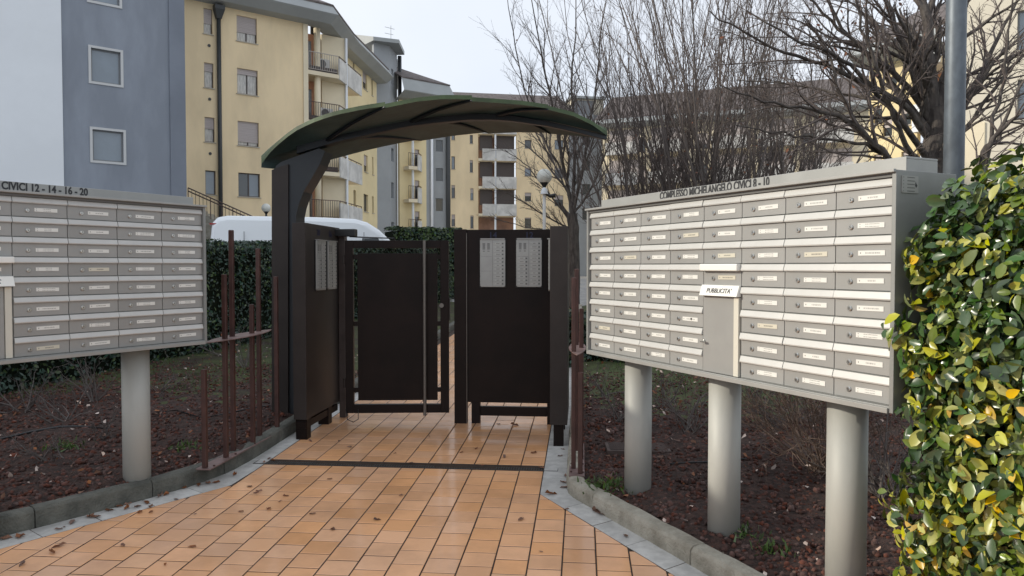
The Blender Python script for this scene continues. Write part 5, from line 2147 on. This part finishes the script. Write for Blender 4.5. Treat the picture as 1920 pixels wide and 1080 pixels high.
# the big spreading tree at the right
random.seed(5)
Z3 = 9.2
b3 = gbase(1750, Z3)
T = Tree()
T.limb([b3, PZ(1751, 420, Z3), PZ(1752, 300, Z3), PZ(1750, 205, Z3)], .165, .12, 1, .5, 0, .1, [0, 0])
paths = [
    ([(1752, 240, 9.2), (1742, 120, 9.2), (1735, 30, 9.3), (1725, -90, 9.4)], .120, .05),
    ([(1752, 235, 9.2), (1775, 130, 9.3), (1800, 40, 9.4), (1830, -70, 9.4)], .085, .03),
    ([(1745, 235, 9.2), (1715, 130, 9.0), (1680, 50, 8.9), (1640, -60, 8.8)], .070, .022),
    ([(1748, 225, 9.2), (1690, 150, 9.0), (1625, 100, 8.8), (1560, 40, 8.6), (1500, -20, 8.5)], .055, .012),
    ([(1745, 250, 9.2), (1700, 190, 9.1), (1640, 115, 9), (1580, 55, 8.8), (1540, -40, 8.7)], .060, .014),
    ([(1742, 260, 9.2), (1690, 195, 8.9), (1610, 150, 8.6), (1520, 115, 8.4), (1420, 75, 8.2), (1330, 20, 8.1)], .055, .008),
    ([(1738, 300, 9.2), (1690, 230, 8.8), (1630, 160, 8.5), (1560, 100, 8.2), (1480, 70, 8.0), (1400, 20, 8.0)], .050, .009),
    ([(1738, 320, 9.2), (1700, 270, 8.8), (1668, 200, 8.5), (1640, 120, 8.4), (1610, 30, 8.3), (1600, -40, 8.3)], .046, .012),
    ([(1690, 318, 8.6), (1640, 270, 8.4), (1590, 225, 8.3), (1520, 205, 8.2), (1430, 190, 8.0), (1350, 160, 7.9)], .050, .008),
    ([(1735, 330, 9.2), (1690, 312, 8.8), (1640, 280, 8.5), (1560, 262, 8.3), (1470, 250, 8.2), (1380, 235, 8.0)], .042, .007),
    ([(1660, 290, 8.5), (1610, 235, 8.4), (1575, 170, 8.3), (1555, 100, 8.2), (1510, 40, 8.1)], .036, .008),
    ([(1758, 240, 9.2), (1800, 190, 9.4), (1845, 130, 9.6), (1880, 50, 9.7), (1930, -30, 9.8)], .062, .016),
    ([(1758, 270, 9.2), (1812, 200, 9.0), (1860, 120, 8.9), (1920, 60, 8.8)], .050, .012),
    ([(1756, 300, 9.2), (1815, 240, 9.0), (1875, 150, 8.8), (1940, 90, 8.7)], .044, .012),
    ([(1700, 190, 9.0), (1600, 180, 9.4), (1490, 160, 9.8), (1380, 150, 10)], .036, .007),
    ([(1720, 150, 9.0), (1660, 60, 9.4), (1600, 10, 9.7), (1520, -30, 10)], .036, .008),
]
for path_, r0, r1 in paths:
    T.limb([PZ(*p) for p in path_], r0 * .86, r1 * .8, 4, .62, .012, .13, [0, 11, 7, 4], shrink=.37, start=.12, minr=.003, clen=3.2)
T.finish('big spreading bare tree with dark limbs behind the steel lamp pole', 'bare trees beyond the gate', b3, leaves=110)
# lighter tree at the far right
random.seed(9)
b4 = gbase(1835, 7.6)
T = Tree()
for path_, r0 in (([tuple(b4), PZ(1838, 330, 7.6), PZ(1872, 262, 7.6), PZ(1898, 190, 7.6), PZ(1935, 120, 7.6)], .040),
                  ([tuple(b4), PZ(1842, 330, 7.6), PZ(1885, 240, 7.5), PZ(1920, 205, 7.4), PZ(1970, 150, 7.3)], .036),
                  ([tuple(b4), PZ(1832, 330, 7.6), PZ(1862, 300, 7.4), PZ(1915, 268, 7.3)], .026),
                  ([tuple(b4), PZ(1845, 320, 7.6), PZ(1880, 170, 7.8), PZ(1890, 80, 7.8), PZ(1900, -20, 7.8)], .030)):
    T.limb(path_, r0, .007, 3, .7, .01, .12, [0, 9, 5, 3], shrink=.34, start=.3, clen=2.4)
T.finish('thin bare sapling with arching stems in front of the cream block', 'bare trees beyond the gate', b4)

# ------------------------------------------------------------------ van, lamps, pole
vp = PZ(388, 499, 20.8)
vq = PZ(745, 499, 21.6)
vd = Vector((vq.x - vp.x, vq.y - vp.y, 0))
VL = 5.35
vrz = math.atan2(vd.y, vd.x)
vz = gz(vp.x, vp.y)
VH = PZ(560, 404, 21).z - vz
side_k = 1.14
van = thing('van', 'white panel van parked behind the left hedge', 'van', (vp.x, vp.y, vz), vrz)
VWd = 1.95
side_prof = [(0.02, .45), (0, .75), (0.03, 1.5), (.10, VH - .20), (.22, VH - .05), (.45, VH), (2.6, VH - .02), (3.55, VH - .06), (3.85, VH - .16), (4.15, VH - .38), (4.55, VH - .82), (4.75, VH - 1.08), (5.15, VH - 1.22), (5.32, VH - 1.45), (5.35, .7), (5.28, .40)]
secs = []
for y, k in ((0, 0), (.10, 1), (.35, 1.0), (VWd - .35, 1.0), (VWd - .10, 1), (VWd, 0)):
    ring = []
    for x, z in side_prof:
        if k == 0:
            zz = z if z < 1.3 else 1.3 + (z - 1.3) * .90
            xx = 2.7 + (x - 2.7) * .985
        else:
            zz, xx = z, x
        yy = y
        if z > 1.2:                          # tumblehome
            yy = VWd / 2 + (y - VWd / 2) * (1 - .10 * (z - 1.2) / (VH - 1.2))
        ring.append((xx * side_k, yy, zz))
    secs.append(ring)
mb = MB()
mb.loft(secs)
vb = mb.build('body', 'vanpaint', van, bevel=.05, seg=3)
mb = MB()
ws = [(4.14 * side_k, VH - .40), (4.74 * side_k, VH - 1.06)]
mb.add([(ws[0][0] + .025, .30, ws[0][1]), (ws[0][0] + .025, VWd - .30, ws[0][1]), (ws[1][0] + .03, VWd - .22, ws[1][1]), (ws[1][0] + .03, .22, ws[1][1])], [(0, 1, 2, 3), (3, 2, 1, 0)])
mb.build('windscreen', 'vanglass', van)
mb = MB()
mb.prism([(0, 0), (.001, 0), (.001, .001)], 0, .001)
for x0_, x1_ in ((1.0, 2.45), (2.5, 3.5), (3.55, 4.3)):
    for xx in (x0_, x1_):
        mb.box(xx - .008, -.008, .55, xx + .008, .01, VH - .45)
o = mb.build('door_seam', 'wframe_grey', van)
o['kind'] = 'stuff'
mb = MB()
mb.hexa([(4.20, -.006, 1.25), (5.05, -.006, 1.25), (5.05, .03, 1.25), (4.20, .03, 1.25), (4.25, .05, VH - .62), (4.70, .05, VH - .62), (4.70, .09, VH - .62), (4.25, .09, VH - .62)])
mb.build('side_window', 'vanglass', van)
for y in (.04, VWd - .16):
    MB().box(-.02, y, VH - 1.15, .06, y + .12, VH - .75).build('tail_lamp', 'red', van, bevel=.01)
MB().box(.06, .1, VH - .26, .30, .5, VH - .22).build('brake_lamp', 'red', van)
for x in (.95, 5.05):
    for y in (-.01, VWd - .20):
        mb = MB().tube([(x, y, .34), (x, y + .21, .34)], .34, 20)
        wh = mb.build('wheel', 'rubber', van)
        mb = MB().tube([(x, y - .008 if y < 1 else y + .21, .34), (x, y + .004 if y < 1 else y + .222, .34)], .21, 16)
        mb.build('rim', 'steel', wh)


def globe_lamp(label, u, v_c, z, d, group, spot=False):
    c = PZ(u, v_c, z)
    g = gz(c.x, c.y)
    t_ = thing('street_lamp', label, 'street lamp', (c.x, c.y, g), 0, group)
    h = c.z - g
    r = d / 2
    MB().sphere((0, 0, h), r, 20, 14).build('globe', 'globe', t_, smooth=True)
    mb = MB().tube([(0, 0, h - r * 1.42), (0, 0, h - r * 1.0), (0, 0, h - r * .78)], [r * .18, r * .42, r * .62], 14)
    mb.build('cup', 'black', t_)
    mb = MB().tube([(0, 0, -.1), (0, 0, h - r * 1.42)], .045, 10)
    mb.build('lamp_pole', 'parapet' if spot else 'pipe', t_, smooth=True)
    if spot:
        mb = MB().tube([(0, -.05, h - r * 2.3), (0, -.05, h - r * 1.9)], [.10, .085], 12)
        mb.sphere((0, -.05, h - r * 1.88), .085, 12, 8)
        sp = mb.build('camera_dome', 'whitewall', t_)
        sp['kind'] = 'stuff'
        mb = MB().tube([(0, 0, h - r * 2.2), (.16, 0, h - r * 2.55), (.30, 0, h - r * 2.45)], [.03, .05, .06], 8)
        mb.build('floodlight', 'black', t_)


globe_lamp('small white globe lamp standing left of the canopy post', 499, 390, 33, .40, 'globe street lamps')
globe_lamp('white globe lamp with a small dome below it beyond the right panel', 1020.5, 331, 20, .41, 'globe street lamps', True)

pp = PZ(1785, 499, 5.15)
pole = thing('lamp_pole', 'galvanised steel pole rising behind the right end of the mailbox bank', 'pole', (pp.x, pp.y, gz(pp.x, pp.y)))
n = 24
mb = MB()
mb.loft([[(r * math.cos(2 * math.pi * k / n), r * math.sin(2 * math.pi * k / n), z) for k in range(n)] for r, z in ((.066, -.1), (.064, 3.0), (.058, 6.5))])
o = mb.build('shaft', 'galv', pole)
o.data.polygons.foreach_set('use_smooth', [len(p.vertices) == 4 for p in o.data.polygons])
MB().tube([(0, 0, 6.5), (0, 0, 6.7)], [.05, .03], 16).build('pole_cap', 'galv', pole)

# ------------------------------------------------------------------ small things in the beds and on the path
def soil_pt(u, v, side, dz=0.0):
    p = GP(u, v, HS_L if side < 0 else HS_R)
    for _ in range(3):
        a, b = US(p.x, p.y)
        p = GP(u, v, soil_h(a, b, side))
    return p + Vector((0, 0, dz))


mp = soil_pt(1195, 842, 1, .012)
mh = thing('manhole_cover', 'brown ribbed plastic inspection cover set in the soil behind the first right post', 'manhole cover', mp, -AZ + .05)
MB().box(-.25, -.14, -.05, .25, .14, .008).build('frame', 'manhole', mh, bevel=.004)
rb_ = MB().box(-.225, -.005, .0085, .225, .005, .014).mesh('rib', 'manhole')
for k in range(11):
    inst('rib', rb_, mh, (0, -.11 + k * .022, 0))

# irrigation hoses
mb = MB()
pts = [soil_pt(u, v, -1, .012) for u, v in ((-60, 843), (0, 826), (60, 812), (110, 803), (150, 802), (200, 806))]
mb.tube(pts, .010, 6)
o = mb.build('irrigation_hose', 'hose', None, smooth=True)
tag(o, 'black irrigation hose lying on the soil under the left bank', 'hose')
mb = MB()
pts = [soil_pt(u, v, -1, .010) for u, v in ((285, 777), (330, 771), (380, 786), (420, 778), (470, 767), (505, 762))]
mb.tube(pts, .006, 6)
o = mb.build('irrigation_hose', 'hose', None, smooth=True)
tag(o, 'thin dark hose on the soil behind the left bar fence', 'hose')
mb = MB()
pts = [soil_pt(u, v, 1, .010) for u, v in ((1255, 872), (1300, 869), (1350, 868), (1400, 862))]
mb.tube(pts, .006, 6)
o = mb.build('irrigation_hose', 'hose', None, smooth=True)
tag(o, 'thin dark hose on the soil between the right bank posts', 'hose')

# pruned shrubs
random.seed(33)
for u, v, side, hgt, n, lab, lv in (
        (95, 862, -1, .30, 7, 'pruned thorny shrub stump nearest the left kerb', 0),
        (118, 790, -1, .42, 9, 'straggly low shrub with spread twigs under the left bank', 0),
        (200, 818, -1, .26, 8, 'small woody shrub close to the left bank post', 0),
        (300, 735, -1, .36, 7, 'bare forked shrub right of the left bank post', 0),
        (455, 690, -1, .55, 9, 'taller twiggy shrub behind the left bar fence', 8),
        (1245, 765, 1, .42, 8, 'dark stubby shrub behind the first and second right posts', 14),
        (1290, 810, 1, .50, 14, 'tangled low shrub with arching twigs between the right posts', 6),
        (1500, 790, 1, .40, 8, 'stubby dark shrub right of the middle post', 12),
        (1535, 885, 1, .95, 62, 'wide fan of dry reddish twigs beside the front right post', 0),
        (1130, 745, 1, .5, 7, 'thin bare shrub at the far end of the right bank', 0),
        (40, 770, -1, .45, 10, 'grey twiggy shrub in front of the hedge under the left bank', 0),
        (175, 752, -1, .5, 9, 'open twiggy shrub between the left hedge and the left bank post', 0),
        (405, 652, -1, .6, 9, 'twiggy shrub just below the end of the left bank', 10),
        (1160, 790, 1, .35, 7, 'small bare shrub left of the inspection cover', 0),
        (1440, 800, 1, .55, 30, 'thicket of fine dry stems behind the middle right post', 0),
        (1665, 930, 1, .6, 26, 'dry stems crowding the foot of the foreground hedge', 6)):
    b_ = soil_pt(u, v, side, -.02)
    T = Tree()
    for j in range(n):
        a = random.uniform(0, 6.28)
        tl = random.uniform(.3, 1.1)
        d = Vector((math.cos(a) * math.sin(tl), math.sin(a) * math.sin(tl), math.cos(tl)))
        T.grow(b_ + Vector((random.gauss(0, .04), random.gauss(0, .04), 0)), d, hgt * random.uniform(.6, 1.2), random.uniform(.004, .011) if n < 30 else .004, 1, 3, .6, .02, .15, [0, 4, 3], shrink=.5, start=.25, minr=.0015)
    T.thick, T.thin = [], T.thick + T.thin
    t_ = T.finish(lab, 'pruned shrubs in the soil beds', b_, twig='twig_dry' if n > 30 else 'twig2', leaves=lv, name='shrub', cat='shrub')

# green weeds
for u, v, side, n, r, lab in ((1150, 910, 1, 260, .10, 'tuft of bright green weeds by the right kerb'), (1400, 1003, 1, 60, .05, 'tiny green weed at the foot of the middle right post'),
                              (1448, 1032, 1, 70, .05, 'small pale weed among the lava stones near the front right post'), (120, 838, -1, 120, .08, 'patch of small weeds near the left shrub stump'),
                              (352, 838, -1, 80, .06, 'little green weed right of the left bank post')):
    c_ = soil_pt(u, v, side)
    P = np.array([(random.gauss(0, r), random.gauss(0, r), 0) for _ in range(n)])
    nrm = rng.normal(0, .8, (n, 3)) + np.array([0, 0, 1])
    V, Fq = scatter(bl * np.array([2.2, 1, 1]), blf, P, rot_from(nrm, rng.uniform(0, 6.28, n)), rng.uniform(.02, .06, n))
    o = bpy.data.objects.new('weed', mesh_np('weed', V, Fq, ['grass']))
    o.location = c_
    COL.objects.link(o)
    tag(o, lab, 'weed', 'weeds in the soil beds')

# fallen leaves on the path, the slabs and along the kerbs
fl_v = [(-.5, 0, .0), (-.25, -.22, .10), (.05, -.30, .05), (.32, -.16, .14), (.5, 0, .06), (.30, .20, .16), (.02, .30, .08), (-.25, .20, .12), (0, 0, .0)]
fl_f = [(8, 0, 1), (8, 1, 2), (8, 2, 3), (8, 3, 4), (8, 4, 5), (8, 5, 6), (8, 6, 7), (8, 7, 0)]
fmesh = []
for k in range(5):
    mb = MB()
    mb.add([(x + random.gauss(0, .03), y * random.uniform(.6, 1.1) + random.gauss(0, .03), z * random.uniform(.6, 2.2)) for x, y, z in fl_v], fl_f)
    fmesh.append(mb.mesh('fallen_leaf', 'fallen'))
spots = [(1125, 963, .10), (1118, 958, .09), (1033, 926, .085), (1056, 904, .07), (1058, 914, .07), (1061, 893, .06), (1173, 1004, .06), (977, 974, .055), (1062, 955, .04), (1014, 1034, .03),
         (504, 954, .06), (618, 898, .045), (752, 928, .05), (624, 992, .06), (586, 963, .05), (536, 930, .045), (485, 921, .05), (811, 926, .025), (707, 975, .055), (468, 912, .06), (480, 925, .05), (452, 959, .05), (525, 940, .03),
         (655, 838, .05), (636, 828, .04), (582, 827, .06), (805, 818, .04), (893, 841, .05), (946, 857, .06), (1000, 850, .06), (965, 797, .09), (740, 850, .03), (865, 848, .05), (935, 795, .05), (1050, 855, .05), (1055, 842, .04),
         (283, 960, .05), (120, 988, .03), (365, 964, .03), (110, 1024, .08), (98, 1036, .07), (230, 1022, .05), (42, 1058, .06), (310, 1058, .03), (360, 1025, .05), (282, 950, .06),
         (8, 1010, .09), (38, 1006, .09), (110, 992, .05), (135, 979, .08), (170, 968, .09), (180, 969, .07), (205, 957, .06), (222, 950, .07), (238, 953, .06), (258, 950, .07), (275, 942, .08), (300, 930, .08), (312, 927, .07), (262, 960, .06), (240, 945, .05), (345, 915, .07), (372, 909, .08), (390, 906, .08), (405, 905, .06), (440, 890, .06), (330, 936, .05), (505, 860, .06), (495, 866, .05), (512, 863, .05), (770, 868, .05), (905, 872, .04), (1015, 877, .05)]
for i, (u, v, sz) in enumerate(spots):
    onslab = False
    p = GP(u, v, .004)
    o = bpy.data.objects.new('fallen_leaf', random.choice(fmesh))
    o.location = p
    o.rotation_euler = (random.uniform(-.12, .12), random.uniform(-.12, .12), random.uniform(0, 6.28))
    o.scale = (sz, sz * random.uniform(.7, 1), sz * random.uniform(.6, 1.3))
    COL.objects.link(o)
    a, b = US(p.x, p.y)
    side_ = 'left part' if a < -1.9 else 'middle' if a < -1.0 else 'right part'
    far_ = 'beyond the drain' if b > 5.8 else 'just before the drain' if b > 4.9 else 'in the foreground'
    if a < uL(b) + .02:
        far_ = 'far end' if b > 5.4 else 'middle' if b > 4.5 else 'near end'
        tag(o, 'curled brown leaf in the litter line along the left kerb, at its ' + far_, 'fallen leaf', 'fallen leaves at the %s of the left kerb' % far_)
    elif a > uR(b) - .02:
        far_ = 'by the bar fence' if b > 5.2 else 'where the kerb turns' if b > 4.85 else 'along the slanting kerb'
        tag(o, 'curled brown leaf on the grey right slabs ' + far_, 'fallen leaf', 'fallen leaves on the right slabs ' + far_)
    else:
        tag(o, 'dry brown leaf on the orange tiles %s, %s' % (far_, side_), 'fallen leaf', 'fallen leaves on the tiles %s, %s' % (far_, side_))
